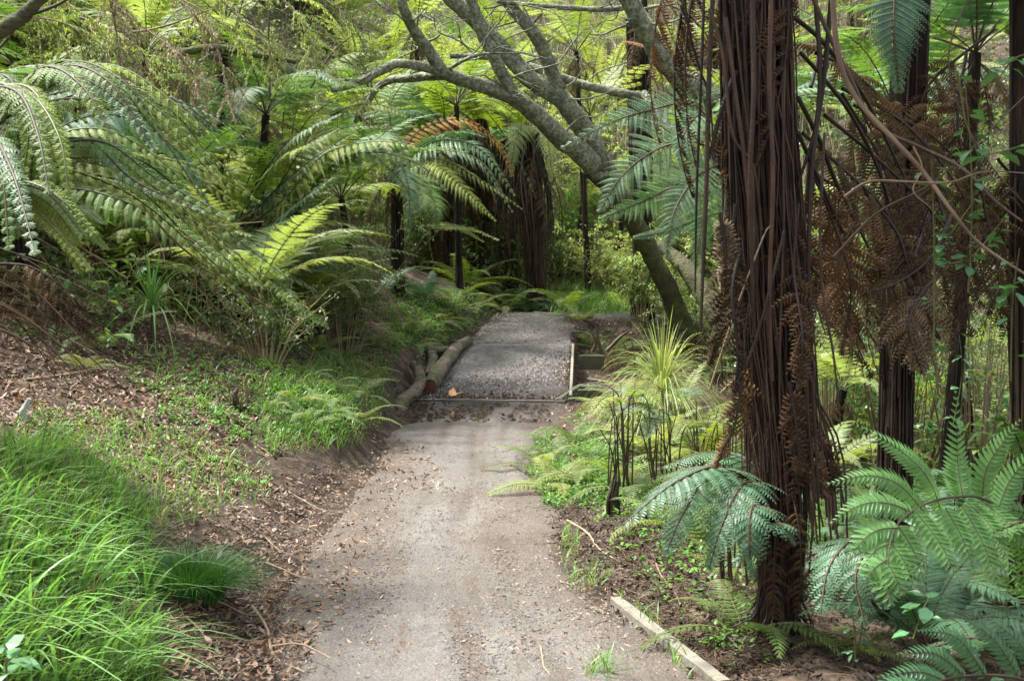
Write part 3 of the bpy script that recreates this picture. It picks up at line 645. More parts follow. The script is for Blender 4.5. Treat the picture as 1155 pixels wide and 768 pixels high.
# stalks hanging away from the trunk (traced)
for px, w, g in (
    ([(806, -40, 4.9), (800, 80, 4.9), (797, 200, 4.9), (793, 300, 4.9), (790, 375, 4.9)], .010, 1.0),
    ([(795, -40, 4.9), (792, 60, 4.9), (786, 210, 4.95), (784, 330, 5)], .006, .8),
    ([(768, -40, 5), (776, 30, 5), (790, 80, 5), (800, 110, 5), (806, 180, 5)], .0055, .4),
    ([(905, -30, 4.9), (935, 40, 4.9), (960, 90, 4.9), (985, 140, 4.9), (1035, 165, 4.8), (1085, 190, 4.6), (1120, 225, 4.5), (1153, 250, 4.4)], .009, 2.2),
    ([(930, 150, 4.9), (925, 260, 4.9), (928, 330, 4.9), (940, 400, 4.9), (948, 480, 4.9)], .006, 1.2),
    ([(903, 60, 5), (930, 90, 5.1), (960, 130, 5.3), (990, 190, 5.5), (1010, 260, 5.6)], .009, .5),
    ([(896, 20, 5), (930, 50, 5.1), (975, 110, 5.3), (1020, 200, 5.5)], .010, .45),
    ([(900, 110, 5), (925, 160, 5.1), (945, 210, 5.2), (985, 290, 5.3)], .010, .45),
    ([(900, 150, 5), (918, 190, 5.1), (945, 250, 5.2), (965, 290, 5.3)], .009, .5),
    ([(918, -20, 5), (925, 90, 5), (915, 200, 5), (912, 320, 5), (918, 420, 5)], .010, .7),
    ([(940, -30, 5), (925, 120, 5), (900, 210, 5)], .010, .6),
    ([(830, 80, 4.9), (812, 130, 4.9), (800, 180, 4.9)], .010, .5),
    ([(818, 20, 4.85), (830, 110, 4.85), (842, 200, 4.85), (850, 320, 4.9)], .009, 2.2),
    ([(800, 10, 4.85), (815, 60, 4.85), (826, 150, 4.85), (850, 190, 4.85), (860, 260, 4.9)], .007, 2.4),
    ([(870, -20, 4.8), (868, 100, 4.8), (872, 200, 4.8), (868, 330, 4.85), (872, 430, 4.9)], .009, 1.8),
    ([(848, -20, 4.8), (850, 100, 4.8), (846, 200, 4.8), (848, 300, 4.85), (850, 380, 4.9)], .010, 1.5),
    ([(885, 260, 4.85), (870, 320, 4.85), (850, 390, 4.85), (832, 430, 4.85)], .006, 2.2),
    ([(908, 380, 4.95), (912, 470, 4.95), (918, 560, 4.95), (912, 650, 4.95)], .007, .9),
    ([(916, 430, 4.95), (921, 520, 4.95), (925, 610, 4.95)], .007, .8),
):
    mb = MB(); c = curve([P(*q) for q in px], 26) - c0; tube(mb, c, [w, w, w * .9, w * .5], 7, 0, (g, g * .85, g * .72)); mb.build('dead_stalk', [M['rodbrown']], mt)
for i in range(20):   # living crown above the picture
    az = i * 2.39996 + .4; me = FR['green'][rs.randint(5)]
    child('frond', me, mt, core[-2], (rs.uniform(-.2, .2), RAD(-8 + 20 * i / 16) * -1, az), rs.uniform(1.0, 1.35))
for i in range(9):
    az = rs.uniform(0, 6.28); child('dead_frond', FR['dead'][rs.randint(5)], mt, core[-5], (0, rs.uniform(.5, .9), az), rs.uniform(.8, 1.1))
for px, w_, m_ in (
    ([(905, 150, 5.2), (950, 190, 5.3), (1000, 240, 5.4), (1040, 330, 5.5)], .28, DE), ([(930, 130, 5.3), (990, 180, 5.5), (1060, 250, 5.6), (1100, 330, 5.7)], .28, DE),
    ([(915, 190, 5.2), (940, 250, 5.2), (960, 320, 5.2), (950, 400, 5.2)], .22, DE), ([(960, 200, 5.4), (1010, 260, 5.4), (1030, 320, 5.4), (1060, 380, 5.4)], .24, DE),
    ([(950, 100, 5.6), (1020, 140, 5.8), (1080, 210, 5.9), (1130, 310, 6)], .28, DE), ([(900, 230, 5.1), (895, 300, 5.0), (905, 380, 4.9), (900, 440, 4.9)], .14, DE),
    ([(830, 230, 5), (822, 300, 5), (815, 350, 5), (800, 410, 5)], .09, DE), ([(812, 240, 4.9), (818, 280, 4.9), (817, 335, 4.9)], .05, TA),
    ([(835, 400, 5.0), (836, 440, 5.0), (828, 480, 5.0), (808, 525, 5.0)], .09, DE), ([(890, 430, 4.95), (898, 480, 4.95), (902, 530, 4.95)], .06, DE),
    ([(920, 60, 5.4), (960, 80, 5.6), (1010, 130, 5.8), (1050, 200, 6)], .22, DE), 
    ([(900, 440, 5), (905, 480, 5), (915, 520, 5), (930, 560, 5)], .10, DE),
    ([(1040, 150, 5.9), (1060, 230, 5.8), (1085, 310, 5.7), (1095, 380, 5.7)], .30, DE), ([(1100, 150, 6), (1110, 230, 6), (1125, 300, 6), (1130, 370, 6)], .28, DE),
    ([(950, 230, 5.6), (945, 290, 5.5), (955, 350, 5.4), (975, 390, 5.4)], .28, DE), ([(1050, 240, 5.6), (1030, 300, 5.5), (1030, 350, 5.4), (1045, 420, 5.4)], .24, TA), ([(1075, 240, 5.5), (1050, 290, 5.4), (1010, 320, 5.3), (975, 330, 5.2)], .22, DE),
    ([(1090, 60, 6.2), (1080, 130, 6.2), (1090, 200, 6.1), (1100, 260, 6)], .28, DE), ([(1070, 300, 5.4), (1040, 330, 5.3), (1025, 370, 5.2), (1040, 420, 5.2)], .16, TA), ([(835, 280, 4.9), (826, 330, 4.85), (832, 400, 4.85), (828, 440, 4.85)], .08, DE),
):
 for rep in range(2 if px[0][0] > 890 else 1):
  qx = [(a + rep * rs.uniform(-40, 40), b_ + rep * rs.uniform(-30, 40), d_ + rep * .3) for a, b_, d_ in px]
  hero(mt, PP(qx), w_, m_, 'dead_frond', up=np.array([rs.uniform(-.5, .5), -.8, rs.uniform(0, .8)]), npairs=20, plen=.034, pw=.012, spacing=.017, droop=rs.uniform(.3, 1.0), ragged=.5, curl=.45, fold=.45, stipe=.15)
hero(mt, PP([(1010, -60, 3.7), (1009, -10, 3.65), (1008, 40, 3.6), (1014, 103, 3.6)]), .165, BL, up=np.array([0, -1.0, .25]), npairs=21, plen=.022, pw=.0115, spacing=.0088, droop=.12, sweep0=88, sweep1=50, stipe=.02, taper=.9, ragged=.05, rr=.004,
     label='green frond hanging down from the top edge beside the vines')

# darker trunks further back on the right
for (px0, py0, d, px1, py1, r, lab) in (
    (1012, 505, 6.6, 1030, 240, .075, 'slim black tree fern trunk under brown dead fronds, right of the huge trunk'),
    (1168, 560, 6.2, 1166, 180, .085, 'black tree fern trunk cut by the right edge behind climbing leaves'),
    ):
    b = P(px0, py0, d); b[2] = H(b[0], b[1]); t = P(px1, py1 - 300, d)
    e = empty('tree_fern', b, lab, 'tree fern'); mb = MB(); fern_trunk(mb, (0, 0, 0), t - b, r, r * 1.25, 60, .006); mb.build('trunk', [M['ferntrunk'], M['rodbrown']], e)
    for i in range(10):
        az = i * 2.4; child('frond', FR['green'][i % 5], e, t - b, (0, rs.uniform(-.2, .25), az), rs.uniform(.8, 1.0))
    for i in range(7):
        az = rs.uniform(0, 6.28); zt = P(px1, rs.uniform(150, 230), d) - b
        child('dead_frond', FR[('dead', 'dead', 'tan')[i % 3]][i % 5], e, zt, (0, rs.uniform(.2, .7), az), rs.uniform(.5, .75))

# ------------------------------------------------------------------ near ferns on the right
def traced_fern(name, loc, label, rach, pins, mats, plen, pw, spacing, cat='fern', hi=True, more=()):
    e = empty(name, loc, label, cat); o = np.array(e.location); mb = MB()
    c = curve([P(*q) for q in rach], 30) - o; tube(mb, c, [.007, .004, .0015], 6, 1, cap=False)
    for pq in pins:
        cc = curve([P(*q) for q in pq], 12) - o
        pinna(mb, cc, nrm(np.array([0.05, -.75, .66])), plen, pw, spacing, .12, (1, 1, 1), .1, rib=.0022, hi=hi, curl=.12)
    mb.build('frond', mats, e); return e
D = 4.0
rloc = P(1165, 690, 4.6); rloc[2] = H(rloc[0], rloc[1])
e = traced_fern('fern', rloc, 'large mid green fern with long broad fronds spreading in from the right edge', 
    [(1165, 700, 4.6), (1150, 600, 4.5), (1115, 565, 4.3), (1080, 560, 4.1), (1040, 570, 3.95), (1010, 595, 3.8), (1001, 640, 3.7), (1005, 681, 3.65)],
    [[(1086, 562, 4.15), (1080, 520, 4.2), (1078, 438, 4.25)], [(1066, 590, 4.1), (1047, 540, 4.0), (1012, 505, 4.0), (960, 476, 4.0)],
     [(1048, 585, 4), (1016, 548, 3.95), (980, 536, 3.9), (932, 546, 3.9)], [(1030, 578, 3.9), (1000, 567, 3.85), (968, 570, 3.8), (936, 591, 3.8)],
     [(1014, 595, 3.8), (992, 597, 3.78), (974, 608, 3.75), (957, 632, 3.75)], [(1006, 612, 3.77), (988, 620, 3.74), (969, 643, 3.72)], [(1002, 630, 3.72), (987, 640, 3.7), (976, 655, 3.7)],
     [(1108, 566, 4.3), (1112, 530, 4.3), (1130, 500, 4.3), (1152, 472, 4.3)], [(1125, 575, 4.35), (1140, 540, 4.4), (1175, 500, 4.4)],
     [(1090, 565, 4.2), (1122, 600, 4.1), (1152, 668, 4.0)], [(1066, 572, 4.05), (1085, 606, 3.98), (1102, 650, 3.95)], [(1034, 578, 3.9), (1060, 612, 3.85), (1083, 657, 3.8)],
     [(1014, 594, 3.8), (1031, 622, 3.78), (1045, 664, 3.75)], [(1005, 612, 3.76), (1020, 633, 3.73), (1032, 664, 3.7)], [(1001, 635, 3.7), (1010, 650, 3.68), (1019, 672, 3.66)], [(1001, 640, 3.7), (1001, 660, 3.68), (1006, 684, 3.65)],
     [(1112, 568, 4.3), (1150, 600, 4.2), (1190, 640, 4.1)], [(1085, 570, 4.12), (1110, 615, 4.05), (1130, 672, 3.98)]],
    NE, .064, .0225, .0170)
# second frond of the same fern, behind, at the right edge
hero(e, PP([(1165, 700, 4.8), (1160, 560, 4.9), (1150, 500, 4.9), (1128, 470, 4.8)]), .20, NE, npairs=10, plen=.05, pw=.024, spacing=.02, droop=.2)
hero(e, PP([(1165, 700, 4.6), (1175, 640, 4.4), (1165, 590, 4.2), (1120, 600, 4.1)]), .2, NE, npairs=12, plen=.05, pw=.024, spacing=.02, droop=.3)
rloc = P(1140, 790, 4.2); rloc[2] = H(rloc[0], rloc[1])
e = traced_fern('fern', rloc, 'dark green fern filling the bottom right corner', [(1210, 790, 4.0), (1150, 765, 3.8), (1090, 762, 3.65), (1040, 775, 3.5), (1010, 800, 3.4)],
    [[(1112, 762, 3.7), (1078, 718, 3.65), (1034, 711, 3.6)], [(1090, 764, 3.65), (1055, 737, 3.6), (1010, 738, 3.55)], [(1068, 768, 3.6), (1035, 757, 3.55), (988, 764, 3.5)],
     [(1040, 775, 3.5), (1010, 772, 3.45), (975, 790, 3.4)], [(1150, 765, 3.8), (1122, 722, 3.8), (1083, 695, 3.8)], [(1180, 775, 3.9), (1150, 725, 3.9), (1105, 690, 3.95)],
     [(1195, 780, 3.95), (1180, 730, 4.0), (1150, 695, 4.05)], [(1120, 763, 3.7), (1140, 790, 3.65), (1150, 830, 3.6)], [(1080, 768, 3.6), (1095, 790, 3.55), (1100, 820, 3.5)], [(1050, 773, 3.5), (1060, 790, 3.5), (1060, 820, 3.45)]],
    [M['fern_dark'], M['stipe']], .05, .020, .0165)
hero(e, PP([(1200, 780, 4.2), (1150, 740, 4.2), (1100, 720, 4.1), (1050, 730, 4.0)]), .22, [M['fern_dark'], M['stipe']], npairs=14, plen=.04, pw=.018, spacing=.016, droop=.2)

fl = P(985, 660, 5.0); fl[2] = H(fl[0], fl[1])
e = empty('fern', fl, 'dull dark fern drooping between the huge trunk and the large mid green fern', 'fern')
hero(e, PP([(1000, 700, 5), (985, 620, 4.9), (960, 610, 4.7), (935, 640, 4.6), (925, 690, 4.5)]), .22, BL, npairs=14, plen=.034, pw=.013, spacing=.014, droop=.5)
hero(e, PP([(1000, 700, 5), (1010, 630, 4.8), (985, 615, 4.6), (965, 650, 4.5), (975, 705, 4.4)]), .20, DK, npairs=14, plen=.034, pw=.013, spacing=.014, droop=.5)
hero(e, PP([(1000, 700, 5), (960, 650, 5), (920, 640, 5.1), (900, 670, 5.1)]), .16, BL, npairs=12, plen=.034, pw=.013, spacing=.014, droop=.5)
fl = P(880, 640, 5.6); fl[2] = H(fl[0], fl[1])
e = empty('fern', fl, 'blue green fern drooping towards the path left of the huge trunk', 'fern')
for px, w_ in (([(880, 640, 5.6), (860, 560, 5.4), (815, 527, 5.1), (760, 545, 4.9), (702, 592, 4.8)], .27), ([(880, 640, 5.6), (850, 550, 5.3), (800, 540, 5.1), (770, 580, 4.9), (752, 622, 4.8)], .2),
               ([(880, 640, 5.6), (872, 560, 5.3), (840, 545, 5.0), (815, 590, 4.85), (800, 640, 4.8)], .2), ([(880, 640, 5.6), (875, 590, 5.2), (850, 570, 4.8), (845, 610, 4.7), (850, 650, 4.7)], .14),
               ([(880, 640, 5.6), (870, 600, 5.2), (880, 590, 4.85), (895, 610, 4.8)], .1), ([(880, 640, 5.6), (850, 530, 5.7), (800, 510, 5.8), (750, 525, 5.8)], .2)):
    hero(e, PP(px), w_, BL, npairs=17, plen=.036, pw=.0135, spacing=.0145, droop=.45, stipe=.3, hi=True)
# pale ferns with bare brown stems by the path, right
for i, (px, py, d, hh, n, lab) in enumerate(((700, 560, 8.3, .75, 7, 'pale fern on thin bare brown stems beside the path'), (752, 520, 8.8, .7, 7, 'light fern between the bare stems and the huge trunk'), (790, 480, 9.8, .6, 6, 'small pale fern close against the left side of the huge trunk'))):
    b = P(px, py, d); b[2] = H(b[0], b[1]); e = empty('fern', b, lab, 'fern')
    for k in range(n):
        a = rs.uniform(0, 6.28); lean = rs.uniform(.1, .5); mbs = MB()
        p0 = np.array([rs.uniform(-.08, .08), rs.uniform(-.08, .08), -.02]); dr = np.array([math.cos(a), math.sin(a), 0])
        p1 = p0 + dr * lean * .3 + UP * hh * rs.uniform(.7, 1.1)
        pts = [b + p0, b + (p0 + p1) / 2 + dr * .01, b + p1, b + p1 + dr * .22 + UP * .07, b + p1 + dr * .42 - UP * .03]
        hero(e, pts, .16, [M['fern_yel'] if k % 3 else M['fern_silver'], M['stipe']], npairs=13, plen=.022, pw=.011, spacing=.012, droop=.2, stipe=.52, rr=.006, hi=False)
    for k in range(8):
        a = rs.uniform(0, 6.28); mbs = MB(); p0 = np.array([rs.uniform(-.1, .1), rs.uniform(-.1, .1), -.02])
        tube(mbs, curve([p0, p0 + [math.cos(a) * .04, math.sin(a) * .04, hh * .4], p0 + [math.cos(a) * .14, math.sin(a) * .14, hh * rs.uniform(.6, 1.0)]], 10), [.007, .005, .003], 5, 0, cap=False); mbs.build('stem', [M['stipe']], e)
for i, (px, py, d, s_, ks, lab) in enumerate(((765, 450, 11.5, .55, ['yellow', 'pale'], 'feathery light green fern behind the strappy pale seedling'), (715, 470, 11.8, .40, ['pale', 'yellow'], 'feathery pale fern left of the strappy pale seedling'), (790, 500, 10, .45, ['yellow'], 'yellow green fern between the seedling and the huge trunk'), (735, 500, 10.5, .36, ['pale'], 'small feathery fern in front of the strappy pale seedling'))):
    b = P(px, py, d); b[2] = H(b[0], b[1]); e = empty('fern', b, lab, 'fern')
    for k in range(11): me = FR[ks[k % len(ks)]][rs.randint(3)]; child('frond', me, e, (0, 0, 0), (rs.uniform(-.25, .25), rs.uniform(-.45, .1), k * 2.4), s_ * rs.uniform(.8, 1.15))
def stump_post(px, py, d, h, r, lab):
    b = P(px, py, d); b[2] = H(b[0], b[1]); e = empty('fern_stump', b, lab, 'stump'); mb = MB()
    for i in range(16):
        a = rs.uniform(0, 6.28); q = r * rs.uniform(.2, 1); hh = h * rs.uniform(.5, 1)
        tube(mb, curve([[q * math.cos(a), q * math.sin(a), -.03], [q * 1.1 * math.cos(a), q * 1.1 * math.sin(a), hh * .5], [q * .9 * math.cos(a) + .02, q * math.sin(a), hh]], 8), [r * .35, r * .25, r * .12], 6, 0, gray_tint(1, .8, 1.8)[0], bump=.2)
    mb.build('stalks', [M['rodbrown']], e)
stump_post(691, 588, 7.6, .26, .04, 'low brown stub of old fern stalks beside the path, right')

# strappy seedlings (long narrow leaves)
def strap_plant(b, n, ln, wd, lab, stemh=.1, m='tussock', up=.9, cat='plant', name='cabbage_tree_seedling'):
    b = np.array(b, float); e = empty(name, b, lab, cat); mb = MB(); tube(mb, curve([[0, 0, -.03], [.005, 0, stemh * .6], [0, 0, stemh]], 6), [.018, .014, .012], 7, 0); mb.build('stem', [M['stipe']], e)
    mb = MB(); k = n; a = np.arange(k) * 2.4 + rs.uniform(-.3, .3, k); el = np.linspace(.15, 1.4, k) + rs.uniform(-.15, .15, k)
    D3 = np.stack([np.cos(a) * np.cos(el), np.sin(a) * np.cos(el), np.sin(el)], 1); s = np.linspace(0, 1, 8)
    l = ln * rs.uniform(.7, 1.1, k)
    c = np.array([0, 0, stemh * .9]) + D3[:, None] * (l[:, None] * s)[..., None] - UP * (l[:, None] * (s ** 2.3) * (up * np.cos(el) ** 1.0)[:, None] * .75)[..., None]
    side = nrm(np.cross(D3, UP)); w = wd * .5 * np.interp(s, [0, .3, .75, 1], [.5, 1, .8, .05])
    v = np.stack([c - side[:, None] * w[None, :, None], c + UP * -w.max() * .25, c + side[:, None] * w[None, :, None]], 2).reshape(-1, 3)
    bb = np.arange(k)[:, None, None] * 24 + np.arange(7)[None, :, None] * 3
    f = np.concatenate([(bb + np.array([0, 1, 4, 3])).reshape(-1, 4), (bb + np.array([1, 2, 5, 4])).reshape(-1, 4)])
    mb.add(v, f, 0, np.repeat(gray_tint(k, .7, 1.5), 24, 0), True); mb.build('leaves', [M[m]], e)
strap_plant(P(747, 440, 11.2) * [1, 1, 0] + [0, 0, .0], 260, .98, .011, 'large strappy pale green seedling right of the gravel ramp', .5, 'pale', 1.5)
strap_plant(G(172, 385), 62, .72, .014, 'strappy seedling with long arching leaves high on the left bank', .30, 'grass', 1.3)
strap_plant(G(319, 405), 50, .42, .013, 'upright strappy seedling on a dark stem in the middle of the left bank', .14, 'grass', .7)
# ------------------------------------------------------------------ ferns on the left bank
def fern_at(px, py, d, lab, name='tree_fern', cat='tree fern', r=.08, trunk=True, fib=30, gx=None, group=None):
    """a fern whose crown is seen at (px,py); its trunk goes down to the ground"""
    c = P(px, py, d * KD); b = c.copy()
    if gx is not None: b[0] += gx
    b[2] = H(b[0], b[1]); e = empty(name, b, lab, cat, group)
    if trunk and c[2] - b[2] > .12:
        mb = MB(); fern_trunk(mb, (0, 0, 0), c - b, r, r * .85, fib, .005); mb.build('trunk', [M['ferntrunk'], M['rodbrown']], e)
    return e, c - b
def fill_fronds(e, top, keys, n, size, az=(0, 6.28), tilt=0, dead=0):
    for i in range(n):
        a = az[0] + (az[1] - az[0]) * (i + rs.uniform(.2, .8)) / n; k = keys[rs.randint(len(keys))]
        child('frond', FR[k][rs.randint(len(FR[k]))], e, top, (rs.uniform(-.25, .25), tilt + rs.uniform(-.3, .25), a), size * rs.uniform(.8, 1.15))
    for i in range(dead):
        a = rs.uniform(az[0], az[1]); k = ('dead', 'tan')[i % 2]
        child('dead_frond', FR[k][rs.randint(5)], e, top - UP * .05, (0, rs.uniform(.1, .7), a), size * rs.uniform(.6, .9))
HK = dict(up=np.array([.05, -.55, .85]), npairs=26, plen=.034, pw=.0135, spacing=.0135, droop=.45, ragged=.2, taper=.95)
# A: nearest, crown just outside the left edge
e, t = fern_at(-60, 190, 6.3, 'nearest left fern, bluish and yellow green fronds sweeping in from the left edge')
for px, w_, m_ in (([(-60, 190, 6.3), (20, 110, 6.0), (70, 75, 5.8), (120, 90, 5.6), (165, 150, 5.5)], .30, GR), ([(-60, 190, 6.3), (40, 90, 6.2), (110, 85, 6.2), (180, 125, 6.1), (255, 205, 6)], .36, YE),
                   ([(-60, 190, 6.3), (30, 175, 6.1), (110, 168, 6), (180, 215, 6), (262, 262, 6)], .30, YE), ([(-60, 190, 6.3), (40, 180, 6.4), (140, 190, 6.5), (220, 250, 6.6), (303, 328, 6.6)], .34, YE),
                   ([(-60, 190, 6.3), (-20, 110, 5.6), (20, 100, 5.3), (50, 150, 5.1), (58, 215, 5)], .22, YE), ([(-60, 190, 6.3), (0, 210, 5.8), (50, 235, 5.6), (90, 290, 5.5)], .22, YE),
                   ([(-60, 190, 6.3), (10, 130, 6.8), (90, 100, 7), (190, 110, 7.2), (250, 150, 7.3)], .34, SI), ([(-60, 190, 6.3), (-20, 150, 5.4), (0, 180, 5), (20, 260, 4.8)], .2, GR)):
    heroes(e, px, w_ * .62, m_, 5, **HK)
fill_fronds(e, t, ['green', 'yellow'], 5, .8, (1.8, 4.4))
KD = 1.4
e, t = fern_at(30, 215, 7.4, 'fern behind the nearest left fern, fronds arching low over the leaf litter')
for px, w_, m_ in (([(30, 215, 7.4), (100, 215, 7.2), (180, 245, 7.1), (245, 290, 7), (300, 325, 6.9)], .30, GR), ([(30, 215, 7.4), (60, 150, 7.4), (130, 130, 7.5), (200, 170, 7.6), (235, 230, 7.6)], .34, BL),
                   ([(30, 215, 7.4), (110, 180, 7.6), (200, 190, 7.8), (280, 240, 7.9)], .33, YE), ([(30, 215, 7.4), (80, 240, 7.2), (120, 280, 7)], .22, YE), ([(30, 215, 7.4), (20, 120, 7.5), (60, 70, 7.6), (120, 60, 7.6)], .34, GR)):
    heroes(e, px, w_, m_, 1, **HK)
fill_fronds(e, t, ['green', 'blue'], 6, .7, (0, 6.28), dead=3)
KD = 1.42
# B: middle left
e, t = fern_at(262, 268, 9.6, 'middle left fern with silvery fronds fanning up to the right')
for px, w_, m_ in (([(262, 268, 9.6), (285, 215, 9.4), (320, 165, 9.2), (352, 142, 9), (385, 128, 8.9)], .30, SI), ([(262, 268, 9.6), (300, 225, 9.3), (345, 185, 9.1), (398, 150, 9)], .30, SI),
                   ([(262, 268, 9.6), (320, 225, 9.2), (365, 175, 9), (420, 160, 8.8), (470, 165, 8.7)], .40, YE), ([(262, 268, 9.6), (310, 250, 9.2), (340, 225, 8.9), (375, 200, 8.8)], .26, BL),
                   ([(262, 268, 9.6), (225, 200, 9.6), (232, 130, 9.7), (262, 90, 9.7), (300, 70, 9.8)], .36, GR), ([(262, 268, 9.6), (240, 215, 9.2), (195, 170, 9), (150, 165, 8.9)], .34, SI),
                   ([(262, 268, 9.6), (320, 290, 9.3), (360, 270, 9), (400, 265, 8.9)], .25, YE), ([(262, 268, 9.6), (290, 290, 9.2), (310, 315, 9)], .25, DK), ([(262, 268, 9.6), (250, 300, 9.1), (262, 330, 9)], .25, DK)):
    heroes(e, px, w_, m_, 1, **{**HK, 'hi': False})
fill_fronds(e, t, ['green', 'yellow', 'silver'], 10, .85, (0, 6.28), dead=6)
KD = 1.33
e, t = fern_at(335, 240, 11.5, 'yellow green fern whose broad frond spreads level beside the leaning boughs')
for px, w_, m_ in (([(335, 240, 11.5), (345, 160, 11.3), (385, 125, 11.1), (425, 118, 11), (460, 132, 10.9)], .42, YE), ([(335, 240, 11.5), (370, 190, 11.2), (420, 172, 11), (470, 185, 10.9), (505, 215, 10.8)], .40, GR),
                   ([(335, 240, 11.5), (330, 150, 11.4), (350, 90, 11.3), (395, 62, 11.2), (440, 62, 11.2)], .42, YE), ([(335, 240, 11.5), (290, 160, 11.4), (250, 120, 11.2), (200, 130, 11)], .40, GR)):
    heroes(e, px, w_, m_, 1, **{**HK, 'hi': False})
fill_fronds(e, t, ['yellow', 'green', 'pale'], 8, .95, (0, 6.28), dead=5)
KD = 1.38
# C: slim trunk beside the dark hollow
e, t = fern_at(447, 192, 13.2, 'slim dark tree fern left of the dark hollow, its fronds drooping right', r=.085, fib=40)
for px, w_, m_ in (([(447, 192, 13.2), (490, 160, 12.9), (540, 168, 12.7), (582, 222, 12.6)], .40, SI), ([(447, 192, 13.2), (488, 185, 12.8), (525, 215, 12.6), (560, 250, 12.5)], .34, YE),
                   ([(447, 192, 13.2), (472, 200, 12.6), (490, 230, 12.3), (492, 262, 12.2)], .38, GR), ([(447, 192, 13.2), (440, 165, 12.8), (410, 165, 12.4), (380, 200, 12.2)], .36, BL),
                   ([(447, 192, 13.2), (455, 190, 12.4), (462, 225, 12), (458, 275, 11.9)], .24, SI), ([(447, 192, 13.2), (470, 150, 13.4), (520, 135, 13.6), (560, 160, 13.7), (580, 200, 13.7)], .30, OR),
                   ([(447, 192, 13.2), (440, 120, 13.4), (470, 85, 13.5), (520, 80, 13.6)], .4, GR), ([(475, 256, 13), (500, 252, 12.9), (522, 258, 12.9), (546, 273, 12.8)], .10, YE)):
    heroes(e, px, w_, m_, 1, **{**HK, 'hi': False})
fill_fronds(e, t, ['green', 'yellow', 'blue'], 7, 1.0, (0, 6.28), dead=7)
for i, (x, y, kk, sz, lab) in enumerate(((1.25, 19.35, ['small'], .8, 'low fern on the earth face right of the gravel crest'), (1.75, 19.3, ['small_y', 'small'], .9, 'yellowish low fern under the turn of the path'), (1.5, 18.7, ['small'], 1.3, 'small fern behind the heap of curled dead fern'), (1.1, 19.8, ['small_y'], 1.0, 'tiny fern at the right corner of the gravel crest'), (2.9, 18.4, ['pale', 'green'], .45, 'pale fern low between the crest and the huge trunk'), (2.0, 17.6, ['green', 'yellow'], .38, 'fern on the low ground right of the mossy timber stubs'))):
    e = empty('fern', (x, y, H(x, y)), lab, 'fern'); fill_fronds(e, np.zeros(3), kk, 8, sz, dead=2 if sz < 1 else 0)
# low ferns at the edge of the left bank
e, t = fern_at(345, 320, 11.4, 'low fern holding out one whitish shiny frond over the left bank', 'fern', 'fern', trunk=False)
hero(e, PP([(335, 330, 11.4), (345, 286, 11.2), (385, 290, 11), (420, 303, 10.9), (447, 316, 10.8)]), .19, [M['pale'], M['stipe']], npairs=14, plen=.04, pw=.018, spacing=.022, droop=.4, fold=-.1)
hero(e, PP([(335, 330, 11.4), (350, 300, 11), (380, 305, 10.8), (405, 322, 10.7)]), .12, YE, npairs=12, plen=.03, pw=.014, spacing=.018, droop=.3)
fill_fronds(e, t, ['blue', 'green'], 7, .38, (0, 6.28), dead=2)
e, t = fern_at(420, 345, 12.3, 'low fern with one dead grey brown frond bowed over the left bank', 'fern', 'fern', trunk=False)
hero(e, PP([(410, 345, 12.4), (418, 318, 12.2), (440, 332, 12.0), (458, 368, 11.9)]), .17, TA, 'dead_frond', npairs=18, plen=.03, pw=.012, spacing=.016, droop=.7, fold=.3)
fill_fronds(e, t, ['small', 'blue'], 8, .6, (0, 6.28), dead=1)

KD = 1.0
# ------------------------------------------------------------------ the hollow and the skirted trunk
hb = P(606, 320, 21.8); hb[2] = H(hb[0], hb[1])
e = empty('tree_fern', hb, 'thick tree fern with a skirt of hanging brown stalks right of the dark hollow', 'tree fern')
tp = P(596, 150, 21.6) - hb; mb = MB(); fern_trunk(mb, (0, 0, 0), tp, .14, .17, 170, .011); mb.build('trunk', [M['ferntrunk'], M['rodbrown']], e)
skm = []
for i in range(6):
    mb = MB(); L_ = 2.2; s = np.linspace(0, 1, 9); c = np.stack([.10 + .30 * np.sin(s * 2.2) * rs.uniform(.5, 1.6), .08 * np.sin(s * 5 + i), -L_ * s], 1); tube(mb, c, [.013, .011, .006], 5, 0, cap=False); o = mb.build('dead_stalk', [M['rodbrown']]); skm.append(o.data); bpy.data.objects.remove(o)
for i in range(56):
    a = rs.uniform(0, 6.28); child('dead_stalk', skm[i % 6], e, tp + [0, 0, rs.uniform(-.1, .1)], (0, 0, a), rs.uniform(.7, 1.05))
for i in range(26): child('dead_frond', FR[('dead', 'tan')[i % 2]][i % 5], e, tp - [0, 0, rs.uniform(0, .9)], (0, rs.uniform(.3, .9), rs.uniform(0, 6.28)), rs.uniform(.7, 1.1))
fill_fronds(e, tp, ['pale', 'yellow', 'green'], 7, .85, (1.8, 4.8))
for px, m_ in (([(600, 160, 21.2), (612, 140, 20.8), (620, 170, 20.5), (622, 205, 20.4)], M['pale']), ([(600, 160, 21.2), (590, 140, 20.8), (580, 165, 20.5), (576, 200, 20.4)], M['pale']), ([(600, 160, 21.2), (640, 150, 21), (660, 175, 20.8), (672, 210, 20.7)], M['fern_yel'])):
    hero(e, PP(px), .40, [m_, M['stipe_g']], **{**HK, 'hi': False})
